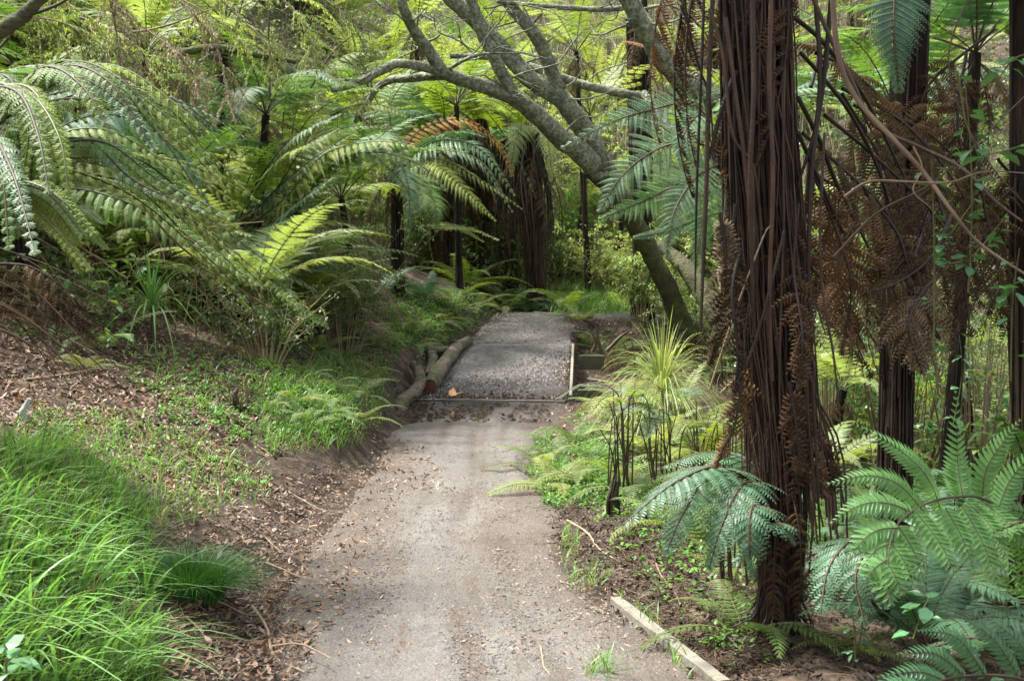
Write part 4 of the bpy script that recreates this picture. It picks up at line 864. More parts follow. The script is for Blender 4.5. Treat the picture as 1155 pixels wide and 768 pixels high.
# second and third dark trunks inside the hollow
for i, (px, d, r, lab) in enumerate(((548, 22.6, .09, 'dark trunk standing at the back of the hollow, hung with dead fronds'), (508, 22.0, .08, 'dark trunk at the left end of the hollow'), (578, 22.9, .09, 'dark trunk in the hollow just left of the skirted trunk'))):
    b = P(px, 315, d); b[2] = H(b[0], b[1]); e = empty('tree_fern', b, lab, 'tree fern'); tp = P(px - 6, 135 + 12 * i, d) - b
    mb = MB(); fern_trunk(mb, (0, 0, 0), tp, r, r * 1.1, 60, .009); mb.build('trunk', [M['ferntrunk'], M['rodbrown']], e)
    for k in range(26): child('dead_frond', FR['dead'][k % 5], e, tp + [0, 0, rs.uniform(-1.3, .1)], (0, rs.uniform(.3, 1.0), rs.uniform(0, 6.28)), rs.uniform(.8, 1.2))
    for k in range(14): child('dead_stalk', skm[k % 6], e, tp, (0, 0, rs.uniform(0, 6.28)), rs.uniform(.7, 1.0))
    fill_fronds(e, tp, ['green', 'yellow', 'blue'], (8, 9, 4)[i], 1.0, (1.9, 4.7))
# young ferns at the foot of the skirted trunk
for px, py, d, n, keys, s_, lab in ((600, 335, 21.2, 7, ['silver', 'blue'], .36, 'small silvery fern in front of the dark hollow'), (640, 338, 21.0, 8, ['yellow', 'green'], .52, 'bright yellow green fern at the foot of the skirted trunk'),
        (618, 340, 22.3, 6, ['green', 'pale'], .46, 'fern with drooping fronds between the gravel crest and the skirted trunk'), (525, 325, 21.3, 9, ['green', 'yellow'], .6, 'spreading green fern in front of the left half of the dark hollow'), (574, 330, 21.5, 9, ['green', 'pale'], .55, 'fern with arching fronds in the mouth of the dark hollow'), (560, 335, 21.2, 6, ['yellow'], .3, 'tiny yellowish fern at the left foot of the hollow'),
        (700, 335, 22.5, 8, ['pale', 'green'], .5, 'soft pale fern behind the bright grass patch'), (770, 352, 20.5, 8, ['green', 'pale'], .45, 'fern at the foot of the leaning mossy tree'),
        (730, 372, 18.0, 7, ['small'], 1.0, 'low fern at the right end of the path turn'), (480, 335, 18.5, 7, ['green', 'blue'], .4, 'small fern below the slim dark tree fern'), (468, 360, 16.5, 8, ['small'], 1.0, 'low fern on the bank left of the gravel crest')):
    b = P(px, py, d); b[2] = H(b[0], b[1]); e = empty('fern', b, lab, 'fern'); fill_fronds(e, np.zeros(3), keys, n, s_, dead=1)

# right of the path turn: silver fern fronds reaching out from behind the big trunk
e, t = fern_at(812, 150, 9.5, 'silvery tree fern behind the huge trunk, its fans of fronds reaching left', r=.09, gx=.38)
for px, w_, m_ in (([(812, 150, 9.5), (780, 118, 9.2), (735, 124, 9), (690, 138, 8.9), (632, 168, 8.8)], .24, SI), ([(812, 170, 9.5), (775, 160, 9.2), (735, 172, 9), (700, 200, 8.9), (675, 240, 8.8)], .34, SI),
                   ([(812, 190, 9.5), (770, 205, 9.1), (730, 225, 8.9), (675, 248, 8.8)], .30, NE), ([(812, 185, 9.5), (785, 200, 8.9), (760, 240, 8.7), (752, 290, 8.6)], .24, SI),
                   ([(812, 190, 9.5), (800, 215, 9), (790, 260, 8.8), (785, 300, 8.7)], .24, NE), ([(812, 150, 9.5), (790, 130, 9), (772, 150, 8.8), (765, 180, 8.7)], .22, SI), ([(812, 240, 9.4), (780, 250, 9.1), (748, 262, 9), (715, 268, 8.9)], .10, SI)):
    hero(e, PP(px), w_ * 1.25, m_, **{**HK, 'up': np.array([.1, -.85, .5]), 'hi': True, 'plen': .034, 'spacing': .0135, 'droop': .18, 'npairs': 26, 'stipe': .08})
fill_fronds(e, t, ['silver', 'green'], 6, .7, (-1.2, 1.2))
# dark trunk behind the boughs with an orange frond
b = P(726, 330, 20.5); b[2] = H(b[0], b[1]); e = empty('tree_fern', b, 'black tree fern trunk behind the right hand limb, with one rusty orange frond', 'tree fern')
mb = MB(); fern_trunk(mb, (0, 0, 0), P(716, -40, 20.5) - b, .15, .17, 60, .01); mb.build('trunk', [M['ferntrunk'], M['rodbrown']], e); tp = P(716, -40, 20.5) - b
hero(e, PP([(722, 75, 20.2), (705, 50, 18), (722, 50, 16.5), (745, 62, 16), (775, 105, 15.6)]), .17, OR, up=np.array([.2, -.6, .7]), npairs=16, plen=.05, pw=.022, spacing=.02, stipe=.3, hi=False, label='rusty orange frond')
hero(e, PP([(735, 130, 17.6), (715, 85, 17.3), (740, 75, 17.0), (775, 110, 16.8), (790, 150, 16.7)]), .22, [M['pale'], M['stipe']], npairs=16, plen=.05, pw=.02, spacing=.02, hi=False)
hero(e, PP([(735, 130, 17.6), (705, 90, 17.3), (690, 100, 17.0), (684, 130, 16.8)]), .22, [M['pale'], M['stipe']], npairs=14, plen=.05, pw=.02, spacing=.02, hi=False)
for k in range(9): child('dead_frond', FR[('dead', 'tan')[k % 2]][k % 5], e, tp + [0, 0, -rs.uniform(.4, 1.6)], (0, rs.uniform(.3, 1.0), rs.uniform(0, 6.28)), rs.uniform(.7, 1.0))
fill_fronds(e, tp, ['green', 'pale'], 13, 1.2)

# ------------------------------------------------------------------ background: tree ferns, shrubs, stem thickets
BT = [  # px, py of crown, distance, size, keys, label
  (165, 60, 13, 1.1, ['pale', 'green'], 'pale fern above the nearest left fern'),
 (255, 25, 15, 1.15, ['yellow', 'pale'], 'yellow green tree fern at the top edge left of the boughs'), 
 (300, 130, 14, 1.0, ['green', 'silver'], 'tree fern between the middle left ferns and the top edge'), 
 (515, 120, 20, 1.25, ['yellow', 'green'], 'tree fern below the forking boughs with yellowing fronds'), (560, 40, 25, 1.0, ['yellow', 'pale'], 'yellow green tree fern seen between the two boughs'),
 (650, 60, 23, 1.3, ['pale', 'yellow'], 'light green tree fern above the fork of the boughs'), (665, 130, 25, 1.2, ['pale'], 'pale tree fern seen under the upper bough'),
  (700, 210, 24, 1.1, ['pale', 'silver'], 'pale fern on the slope right of the leaning trunk'),
  
 (200, 215, 12.5, .9, ['green', 'blue'], 'dark fern in the shade behind the middle left ferns'), (385, 225, 16, 1.0, ['green', 'yellow'], 'fern in the thicket left of the slim dark tree fern'),
 (470, 30, 26, 1.4, ['pale', 'yellow'], 'distant pale tree fern left of the long bough'), (770, 60, 34, 1.4, ['pale'], 'farthest tree fern on the pale twiggy slope'),
 (985, 330, 13, .9, ['green', 'yellow'], 'sunlit fern seen past the right side of the huge trunk'), (1085, 400, 12, .7, ['yellow', 'pale'], 'sunlit fern behind the slim black trunk'),
 (950, 440, 11, .7, ['yellow', 'pale'], 'small bright fern low between the two dark trunks'), (1010, 130, 10, 1.0, ['green', 'blue'], 'tree fern behind the hanging vines'),
 (1100, 60, 9, 1.0, ['green', 'blue'], 'tree fern in the upper right corner'), (1140, 300, 10, .8, ['green'], 'dark fern behind the climbing leaves at the right edge'),

]
for i, (px, py, d, s_, keys, lab) in enumerate(BT):
    e, t = fern_at(px, py, d, lab, r=.05, fib=14, gx=rs.uniform(-.3, .3)); fill_fronds(e, t, keys, 11, s_ * .85, dead=5 + (i % 3))

def leafy_shrub(px, py, d, w, h, nst, nl, m, lab, ll=.05, lw=.022, name='shrub', cat='shrub', z0=None, stem='twig', lean=.5):
    b = P(px, py, d); b[2] = H(b[0], b[1]) if z0 is None else z0; e = empty(name, b, lab, cat)
    mb = MB(); tips = []
    for i in range(nst):
        a = rs.uniform(0, 6.28); q = w * rs.uniform(.1, 1) ** .7; hh = h * rs.uniform(.5, 1)
        p = np.array([[q * .15 * math.cos(a), q * .15 * math.sin(a), -.05], [q * .45 * math.cos(a), q * .45 * math.sin(a), hh * .5], [q * math.cos(a + .3), q * math.sin(a + .3), hh]]); c = curve(p, 12)
        tube(mb, c, [.004 + .004 * h, .003, .0015], 4, 0, cap=False); tips.append(c)
        for j in range(4):
            k = rs.randint(4, 11); a2 = rs.uniform(0, 6.28); l2 = w * rs.uniform(.15, .4)
            c2 = curve([c[k], c[k] + np.array([math.cos(a2), math.sin(a2), rs.uniform(-.3, .7)]) * l2 * .6, c[k] + np.array([math.cos(a2), math.sin(a2), rs.uniform(-.6, .6)]) * l2], 8); tube(mb, c2, [.0025, .001], 3, 0, cap=False); tips.append(c2)
    mb.build('stem', [M[stem]], e)
    if nl:
        mb = MB(); T = np.concatenate([c[len(c) // 3:] for c in tips]); k = rs.randint(len(T), size=nl); p = T[k] + rs.normal(0, .02, (nl, 3))
        dd = rs.normal(0, 1, (nl, 3)); dd[:, 2] = dd[:, 2] * .5 - .1
        leaf_blades(mb, p, dd, nl, ll * rs.uniform(.6, 1.3, nl), lw * rs.uniform(.6, 1.3, nl), tint=gray_tint(nl, .6, 1.4, .12)); mb.build('foliage', [M[m]], e)
    return e
SH = [(90, 120, 15, 1.6, 3.0, 'pale', 'pale leafy shrub in the bright upper left'), (30, 60, 17, 1.8, 4.5, 'pale', 'tall pale shrub at the upper left edge'), (200, 40, 19, 2.0, 4.5, 'pale', 'light twiggy shrub above the left ferns'),
 (330, 60, 22, 2.0, 4.5, 'shrub', 'leafy shrub behind the dead grey branch'), (430, 40, 24, 2.2, 5, 'shrub', 'tall shrub behind the thin grey branches'), (385, 260, 14.5, 1.2, 1.7, 'shrub', 'tangled twiggy shrub left of the slim dark tree fern'),
 (520, 60, 28, 2.5, 5.5, 'pale', 'distant shrub between the boughs'), (640, 160, 27, 2.0, 3.5, 'pale', 'pale shrub under the bough fork'), (680, 250, 23.5, 1.2, 1.5, 'pale', 'low tangled shrub left of the mossy trunk foot'),
 (740, 240, 21.5, 1.3, 1.8, 'pale', 'bushy shrub behind the mossy fallen log'), (660, 200, 25.5, 1.5, 2.2, 'cover', 'fresh green shrub on the slope behind the leaning trunk'), (790, 300, 19, 1.0, 1.6, 'shrub', 'dense shrub seen beside the hanging stalks'),
 (960, 300, 17, 1.8, 3.0, 'pale', 'bright shrub behind the dead fronds on the right'), (1060, 330, 16, 1.8, 3.2, 'pale', 'sunlit shrub in the gap between black trunks'), (1130, 180, 14, 1.6, 4.0, 'shrub', 'leafy shrub in the right upper thicket'),
 (1000, 100, 18, 2.2, 5, 'shrub', 'leafy shrub glimpsed behind the hanging vines'), (930, 470, 13, 1.0, 1.0, 'cover', 'low bright bush beyond the stalks right of the huge trunk'), (300, 290, 10.8, .9, .9, 'shrub', 'low dead looking shrub under the middle left ferns'), (1020, 150, 11, 1.6, 3.6, 'broad', 'dark leafy shrub behind the brown dead fronds'), (1110, 120, 11, 1.6, 3.8, 'broad', 'dark leafy shrub in the upper right corner'), (940, 120, 12, 1.2, 3.6, 'broad', 'dark shrub close behind the right side of the huge trunk'),
 (60, 190, 12.5, 1.4, 2.0, 'shrub', 'leafy shrub filling in behind the nearest left fern'), (180, 150, 15, 1.6, 2.4, 'shrub', 'leafy shrub behind the drooping tan branches'), (250, 190, 16.5, 1.4, 2.0, 'shrub', 'shrub behind the crown of the middle left fern'), (420, 160, 21, 1.6, 2.6, 'shrub', 'shrub filling the gap below the thin grey branches'), (330, 180, 19, 1.6, 2.6, 'pale', 'pale shrub between the middle left fern and the boughs'),
 (722, 300, 20.0, .8, 1.7, 'pale', 'pale shrub in front of the black trunk right of the grass patch'), (470, 270, 22.5, 1.2, 1.5, 'shrub', 'low shrub between the slim dark tree fern and the hollow')]
for i, (px, py, d, w, h, m_, lab) in enumerate(SH):
    leafy_shrub(px, py, d, w, h, 26, int(3200 if d > 12 else 1500), m_, lab, ll=.07 if d > 15 else .05, lw=.03 if d > 15 else .02)

# pale upright stems on the far slope
mb = MB(); n = 650
x = rs.uniform(.5, 9, n); y = rs.uniform(25, 40, n); z = Hf(x, y); l = rs.uniform(1.5, 4.2, n)
for i in range(n):
    a = rs.normal(0, .16, 2); g = rs.uniform(.45, 1.35)
    c = np.array([[x[i], y[i], z[i] - .1], [x[i] + a[0] * l[i] * .5, y[i] + a[1] * l[i], z[i] + l[i] * .55], [x[i] + a[0] * l[i] * 1.6, y[i] + a[1] * l[i] * 1.5, z[i] + l[i]]]); tube(mb, curve(c, 6), [.018, .012, .005], 3, 0, (g, g, g * .95), cap=False)
tag(mb.build('thicket', M['straw']), 'thicket of thin pale upright stems on the far slope', 'thicket', kind='stuff')
# leafy undergrowth over the slopes
mb = MB(); n = 60000
x = np.concatenate([rs.uniform(-14, 16, n), rs.uniform(-12, -3, n // 3), rs.uniform(3, 14, n // 3), rs.uniform(-5, 5, n // 3)]); y = np.concatenate([rs.uniform(22, 44, n), rs.uniform(9, 24, n // 3), rs.uniform(9, 24, n // 3), rs.uniform(22.2, 27, n // 3)])
k = len(x); p = np.stack([x, y, Hf(x, y)], 1); p[:, 2] += np.abs(rs.normal(0, 1, k)) * (.25 + .35 * (nz(x * .7, y * .7, 3, 12) > .3)) ; dd = rs.normal(0, 1, (k, 3)); dd[:, 2] = dd[:, 2] * .5
kp = ~((x > .4) & (x < 3.8) & (y > 20) & (y < 23.6)); p = p[kp]; dd = dd[kp]; k = len(p)
leaf_blades(mb, p, dd, k, rs.uniform(.06, .16, k), rs.uniform(.03, .06, k), tint=gray_tint(k, .5, 1.5, .18))
tag(mb.build('undergrowth', M['shrub']), 'leafy undergrowth covering the slopes behind the path', 'undergrowth', kind='stuff')

US = []; TANGLE = []
def understory(n, xr, yr, hr, sr, keys, lab, grp, avoid=None, nf=10, dead=2):
    c = 0
    while c < n:
        x = rs.uniform(*xr); y = rs.uniform(*yr)
        if avoid and avoid(x, y): continue
        if any((x - a) ** 2 + (y - q) ** 2 < .3 for a, q in US): continue
        US.append((x, y)); c += 1; z = H(x, y); key = keys[rs.randint(len(keys))]; e = empty('tree_fern' if hr[1] > .5 else 'fern', (x, y, z), lab, 'fern', grp); TANGLE.append((e, key)); h = rs.uniform(*hr); t = np.array([rs.uniform(-.1, .1), rs.uniform(-.1, .1), h])
        if h > .2: mb = MB(); fern_trunk(mb, (0, 0, 0), t, .05, .05, 10, .005); mb.build('trunk', [M['ferntrunk'], M['rodbrown']], e)
        fill_fronds(e, t, [key, key, keys[0]], nf, rs.uniform(*sr), dead=dead)
understory(30, (-15, -6), (15, 27), (.1, 1.0), (.8, 1.15), ['pale', 'yellow', 'pale', 'green'], 'fern on the high bright hillside at the upper left', 'ferns on the high hillside at the upper left', lambda x, y: x > -y * .16 - 2.5 or x < -y * .5)
understory(72, (-8.5, -2.0), (11.5, 21.5), (.02, .45), (.55, .95), ['green', 'yellow', 'yellow', 'silver', 'pale'], 'fern in the dense tangle on the left hillside', 'ferns tangled together on the left hillside', lambda x, y: x > -y * .16)
understory(14, (-8, -4.6), (8.5, 12.5), (.2, .9), (.6, .9), ['green', 'yellow', 'silver', 'blue'], 'fern in the shade at the far left of the hillside', 'ferns at the far left of the hillside', lambda x, y: x > -y * .36 - .5)
understory(7, (-3.2, -.3), (23, 25.5), (1.4, 2.3), (.7, .9), ['green', 'blue'], 'shaded tree fern curtained with dead fronds at the back of the hollow', 'shaded tree ferns at the back of the hollow', nf=5, dead=12)
understory(64, (-9, 9), (24.3, 36), (.1, 1.0), (.8, 1.2), ['pale', 'yellow', 'green', 'pale'], 'fern in the mass covering the slope beyond the path', 'ferns massed on the far slope')
understory(34, (2.2, 9), (8.5, 19), (0, .4), (.5, .85), ['yellow', 'pale', 'green'], 'sunlit fern low in the gully right of the path', 'ferns low in the gully on the right', lambda x, y: x < y * .2)
understory(16, (1.5, 3.4), (4.9, 8.5), (0, .15), (.30, .48), ['blue', 'green'], 'dark fern crowding the ground right of the huge trunk', 'dark ferns on the ground right of the huge trunk', lambda x, y: x < y * .235)
understory(3, (3.0, 4.4), (19.5, 24), (0, .3), (.45, .7), ['pale', 'green', 'yellow'], 'fern crowding the right side of the path turn', 'ferns beside the path turn', lambda x, y: abs(y - 21) < 1.0)
mb = MB()
for (n, xr, yr, lr) in ((1700, (-9, -2.2), (10.5, 23), (.5, 1.8)), (420, (-3, 4.5), (22.5, 26), (.6, 1.8)), (260, (2.4, 9), (8, 20), (.4, 1.4))):
    for i in range(n):
        x = rs.uniform(*xr); y = rs.uniform(*yr)
        if x > -.9 - .12 * y and x < .5 and y < 22: continue
        z = H(x, y); l = rs.uniform(*lr); a = rs.uniform(0, 6.28); q = rs.uniform(.1, .9); g = rs.uniform(.35, 1.5)
        p2 = np.array([x + math.cos(a) * l * q, y + math.sin(a) * l * q, z + l * (1 - .6 * q)])
        tube(mb, curve([[x, y, z - .03], [x + math.cos(a) * l * q * .3, y + math.sin(a) * l * q * .3, z + l * .6 * (1 - .4 * q)], p2], 6), [.006, .004, .002], 3, 0, (g, g * .9, g * .8), cap=False)
tag(mb.build('dry_stems', M['twig']), 'tangle of dry brown stems and twigs among the ferns', 'undergrowth', kind='stuff')

# tangle of dry twigs and dead stalks under the left ferns
tw = []
for i in range(8):
    mb = MB(); L_ = rs.uniform(.5, 1.1); c = curve([[0, 0, 0], [L_ * .35, rs.normal(0, .015), rs.normal(0, .01)], [L_ * .7, rs.normal(0, .02), rs.normal(0, .012)], [L_, rs.normal(0, .03), rs.normal(0, .01)]], 12)
    tube(mb, c, [.007, .005, .0025], 6, 0, bump=.1)
    if i % 2: tube(mb, curve([c[6], c[6] + [.1, .07, .03], c[6] + [.22, .12, .02]], 6), [.004, .002], 5, 0)
    o = mb.build('stick', [M['twig']]); tw.append(o.data); bpy.data.objects.remove(o)
ST = [((285, 690), (345, 768), 'forked pale stick at the bottom edge left of the path'), ((225, 675), (300, 700), 'thin tan stick beside the big green tussock'), ((262, 575), (320, 615), 'straight pale stick lying down the left edge of the path'),
      ((240, 545), (300, 572), 'pale stick across the leaf litter above the green tussock'), ((300, 610), (350, 645), 'dark stick continuing below the straight pale one'), ((30, 432), (150, 420), 'long straight pale stick across the litter high on the left bank'),
      ((60, 483), (140, 486), 'short pale stick low in the litter above the long grass'), ((350, 535), (385, 548), 'reddish brown stick at the foot of the cut bank'), ((195, 350), (240, 410), 'stick lying downhill right of the arching seedling'),
      ((290, 505), (330, 532), 'small stick in the grass above the cut bank'), ((240, 420), (280, 452), 'thin stick pointing at the brown stump'), ((210, 700), (262, 745), 'grey stick in the litter by the bottom left grass'),
      ((610, 735), (625, 768), 'fine dark twig on the path near the bottom edge'), ((740, 640), (770, 690), 'thin pale twig in the dark debris right of the path'), ((760, 690), (850, 655), 'long thin twig in the debris leading to the huge trunk'),
      ((300, 640), (360, 660), 'short twig on the mud edge below the tussock'), ((640, 590), (700, 640), 'twig along the right edge of the dirt'), ((330, 560), (380, 585), 'brown twig in leaf litter below the cut bank')]
for (a, b_, lab) in ST:
    p0 = G(*a); p1 = G(*b_); d = p1 - p0; L_ = np.linalg.norm(d); me = tw[rs.randint(8)]
    o = bpy.data.objects.new('stick', me); COL.objects.link(o); o.location = tuple(p0 + UP * .014); ml = max(v.co.x for v in me.vertices); s_ = L_ / ml
    o.scale = (s_, max(.7, min(1.3, s_)) , max(.7, min(1.3, s_))); o.rotation_euler = (rs.uniform(0, 6), -math.asin(max(-1, min(1, d[2] / L_))), math.atan2(d[1], d[0])); tag(o, lab, 'stick', 'fallen sticks')

# bent dead stalks at the left edge
e = empty('dead_fern', G(20, 400), 'bundle of bent dead brown stalks slanting in from the left edge', 'dead fern'); o_ = np.array(e.location)
for i in range(26):
    y0 = rs.uniform(240, 380); d0 = rs.uniform(5.2, 6.8); x1 = rs.uniform(60, 150); y1 = y0 + rs.uniform(40, 110); mb = MB()
    c = curve([P(-60, y0 - 20, d0), P(0, y0 - rs.uniform(0, 10), d0), P(x1 * .5, y0 + (y1 - y0) * .35, d0), P(x1, y1, d0 - .1)], 12) - o_; g = rs.uniform(.6, 2.4); w = rs.uniform(.003, .006); tube(mb, c, [w, w, w * .4], 5, 0, (g, g * .85, g * .7), cap=False); mb.build('dead_stalk', [M['stipe']], e)
for i in range(7): hero(e, PP([(-40, 300 + i * 8, 6.2), (30, 300 + i * 9, 6.1), (80, 330 + i * 6, 6), (rs.uniform(95, 125), 350 + i * 6, 5.95)]), .09, DE if i % 2 else TA, 'dead_frond', npairs=16, plen=.025, pw=.010, spacing=.014, droop=1.1, curl=.5, ragged=.4, hi=False)
# dry stalk arching over to the middle of the bank
b = G(150, 300); e = empty('dead_fern', b, 'single dead stalk arching down to the litter from the left ferns', 'dead fern'); mb = MB(); tube(mb, curve([P(120, 180, 8.4), P(195, 270, 8.6), P(262, 320, 9), P(300, 346, 9.4)], 20) - b, [.009, .008, .006], 6, 0, (2.4, 2.1, 1.8)); mb.build('dead_stalk', [M['stipe']], e)

# ------------------------------------------------------------------ logs beside the ramp
def logthing(px, r, lab, ends=True, extra=()):
    pts = [P(*q) for q in px]; b = pts[0].copy(); e = empty('log', b, lab, 'log', 'logs piled left of the gravel ramp'); mb = MB(); c = curve(pts, 22) - b
    tube(mb, c, r, 16, 0, bump=.15, cap=False, seed=rs.rand() * 9)
    for q_ in range(3): k_ = rs.randint(3, 18); d_ = nrm(rs.normal(0, 1, 3) + UP * .8); tube(mb, curve([c[k_], c[k_] + d_ * r[0] * 1.1, c[k_] + d_ * r[0] * 1.45], 5), [r[0] * .35, r[0] * .22, r[0] * .12], 7, 0, bump=.2)
    for px2, r2 in extra: tube(mb, curve([P(*q) for q in px2], 14) - b, r2, 12, 0, bump=.07, seed=rs.rand() * 9)
    mb.build('stem', [M['log']], e)
    for (k, kk, rr) in ((0, 1, r[0]), (-1, -2, r[-1])):
        mb = MB(); T = nrm(c[k] - c[kk]); A = nrm(np.cross(T, UP)); B = np.cross(T, A); th = np.linspace(0, 6.283, 14, endpoint=False)[:, None]
        mb.add(np.concatenate([c[k] + rr * .98 * (np.cos(th) * A + np.sin(th) * B), [c[k] + T * .006]]), [[i, (i + 1) % 14, 14] for i in range(14)]); mb.build('cut_end', [M['logend']], e)
    return e
logthing([(484, 436, 14.9), (494, 420, 15.5), (505, 405, 16.2), (516, 392, 17.0), (528, 384, 17.8)], [.092, .095, .09, .08, .065], 'straight grey log with a dark sawn end lying beside the gravel ramp')
logthing([(484, 424, 15.6), (488, 408, 15.9), (486, 396, 16.2), (482, 390, 16.4)], [.062, .065, .06, .055], 'curved log standing up behind the straight sawn log', extra=([((484, 394, 16.3), (498, 395, 16.6), (512, 393, 17)), [.058, .052, .045]],))
logthing([(447, 466, 13.6), (455, 452, 14.0), (466, 444, 14.4), (474, 432, 14.7), (472, 418, 14.9), (467, 412, 15.1)], [.085, .085, .078, .07, .066, .06], 'crooked grey log at the foot of the bank beside the puddles')
logthing([(458, 402, 15.6), (464, 412, 15.6), (473, 418, 15.7), (484, 418, 15.9)], [.05, .055, .06, .055], 'short log with a reddish cut end poking from the bank ferns')
# orange chip
b = P(512, 452, 14.6); b[2] = pz(14.6) + .02; mb = MB(); mb.add(np.array([[-.06, -.03, 0], [.0, -.035, .01], [.10, .04, .05], [.03, .05, .03], [-.01, .10, .09], [-.06, .05, .05]]) * 1.05, [[0, 1, 2, 3, 4, 5]]); mb.add(np.array([[-.06, -.03, -.02], [.0, -.035, -.015], [.10, .04, .03], [.03, .05, .0], [-.01, .10, .06], [-.06, .05, .02]]) * 1.05, [[5, 4, 3, 2, 1, 0]])
q = np.array([[-.06, -.03], [.0, -.035], [.10, .04], [.03, .05], [-.01, .10], [-.06, .05]]); tag(mb.build('wood_chip', M['chip'], loc=b), 'bright orange piece of wood lying on the cross board by the puddles', 'wood chip')
# brown stump with twigs on the left bank
b = G(268, 462); e = empty('tree_stump', b, 'low dark stump bristling with broken twigs on the left bank', 'stump'); mb = MB()
for i in range(44):
    a = rs.uniform(0, 6.28); l = rs.uniform(.06, .15); d = np.array([math.cos(a), math.sin(a), rs.uniform(.05, .9)]); tube(mb, curve([d * .01, d * l * .6, d * l + [0, 0, rs.uniform(-.03, .03)]], 6), [.008, .006, .003], 5, 0, gray_tint(1, .5, 1.6)[0], cap=False)
mb.build('broken_twigs', [M['stipe']], e); mb = MB(); tube(mb, curve([[.05, 0, -.03], [.07, .0, .09], [.06, .01, .19], [.08, .0, .26]], 10), [.02, .018, .016, .01], 8, 0, (1.5, 1.3, 1.1), bump=.15); tube(mb, curve([[-.0, 0, -.03], [-.02, .0, .09], [.0, .01, .15]], 10), [.03, .024, .012], 8, 0, (.7, .6, .6), bump=.15); mb.build('stub', [M['log']], e)
# root plate debris right of the crest
b = P(690, 400, 17.6); b[2] = H(b[0], b[1]); e = empty('dead_fern', b, 'heap of curled dead brown fern beside the top of the ramp, right', 'dead fern')
for k in range(22): child('dead_frond', FR[('dead', 'tan', 'tan')[k % 3]][k % 5], e, (rs.uniform(-.25, .35), rs.uniform(-.1, .9), rs.uniform(.2, .6)), (rs.uniform(-.6, .6), rs.uniform(.0, .8), rs.uniform(0, 6.28)), rs.uniform(.3, .5))
mb = MB()
for px in ([(678, 397, 17.3), (674, 380, 17.3), (672, 368, 17.3)], [(668, 397, 17.4), (672, 386, 17.4), (668, 376, 17.4)], [(684, 396, 17.2), (700, 380, 17.2), (712, 372, 17.1)]): tube(mb, curve(PP(px), 14) - b, [.028, .022, .010], 7, 0, bump=.3)
mb.build('root', [M['stipe']], e)
# weathered white object in the grass, far left
b = G(28, 478, 2); e = empty('broken_branch', b, 'pale bleached broken branch stub standing in the grass at the left edge', 'branch'); mb = MB(); tube(mb, curve([[0, 0, -.03], [-.01, 0, .05], [.01, 0, .10], [.03, 0, .14]], 10), [.014, .02, .016, .012], 8, 0, bump=.3); tube(mb, curve([[-.04, 0, .06], [.0, 0, .08], [.04, 0, .1]], 6), [.006, .011, .006], 6, 0, bump=.3); mb.build('stub', [M['white']], e)

# ------------------------------------------------------------------ climbing leaves, vines at the right
def climber(b, stems, lab, n_per=9, l=.05, w=.042):
    e = empty('climbing_plant', b, lab, 'climbing plant'); b = np.array(b); mb = MB(); ml = MB()
    for px in stems:
        c = curve(PP(px), 26) - b; tube(mb, c, [.0035, .003, .0015], 5, 0, cap=False)
        k = rs.randint(1, 25, n_per); a = rs.uniform(0, 6.28, n_per); dd = np.stack([np.cos(a), np.sin(a) * .6, rs.uniform(-.5, .3, n_per)], 1)
        p = c[k] + nrm(dd) * .02
        leaf_blades(ml, p, dd, n_per, l * rs.uniform(.6, 1.2, n_per), w * rs.uniform(.7, 1.1, n_per), tint=gray_tint(n_per, .7, 1.4), bend=.25)
    mb.build('stem', [M['stipe_g']], e); ml.build('leaves', [M['broad']], e); return e
climber(P(1053, 420, 4.6), [[(1053, 400, 4.6), (1054, 300, 4.6), (1052, 220, 4.6), (1050, 180, 4.6)], [(1055, 290, 4.6), (1075, 260, 4.5), (1100, 225, 4.5)], [(1060, 300, 4.6), (1095, 290, 4.5), (1130, 250, 4.5)], [(1092, 330, 4.5), (1096, 240, 4.5), (1094, 160, 4.5), (1088, 90, 4.5)]],
        'round leaved climber scrambling through the brown dead fronds', 13)
climber(P(1140, 400, 4.3), [[(1140, 430, 4.3), (1142, 340, 4.3), (1150, 280, 4.3)], [(1135, 330, 4.3), (1150, 318, 4.2), (1160, 330, 4.2)]], 'broad green leaves at the right edge below the dead branch end', 8, .06, .05)
climber(P(1120, 200, 4.2), [[(1160, 60, 4.2), (1140, 70, 4.2), (1120, 100, 4.2)], [(1165, 160, 4.2), (1135, 170, 4.2), (1110, 175, 4.2)], [(1080, 80, 4.3), (1090, 140, 4.3), (1110, 190, 4.3)]], 'broad pale leaves in the upper right corner', 6, .075, .05)
climber(P(1000, 470, 7), [[(1040, 500, 7), (1045, 440, 7), (1040, 390, 7)], [(1075, 480, 7.2), (1085, 420, 7.2), (1080, 360, 7.2)]], 'leafy stem right of the slim black trunk', 14, .07, .05)
b = P(965, 735, 4.6); b[2] = H(b[0], b[1]); climber(b, [[(965, 745, 4.6), (964, 715, 4.6), (961, 685, 4.6)], [(966, 735, 4.6), (972, 705, 4.6), (962, 660, 4.6)]], 'small glossy seedling right of the foot of the huge trunk', 12, .05, .02)
climber(P(1035, 690, 4.3), [[(1030, 720, 4.3), (1040, 690, 4.3), (1050, 670, 4.3)]], 'dark broad leaves below the tip of the large mid green fern', 8, .075, .06)
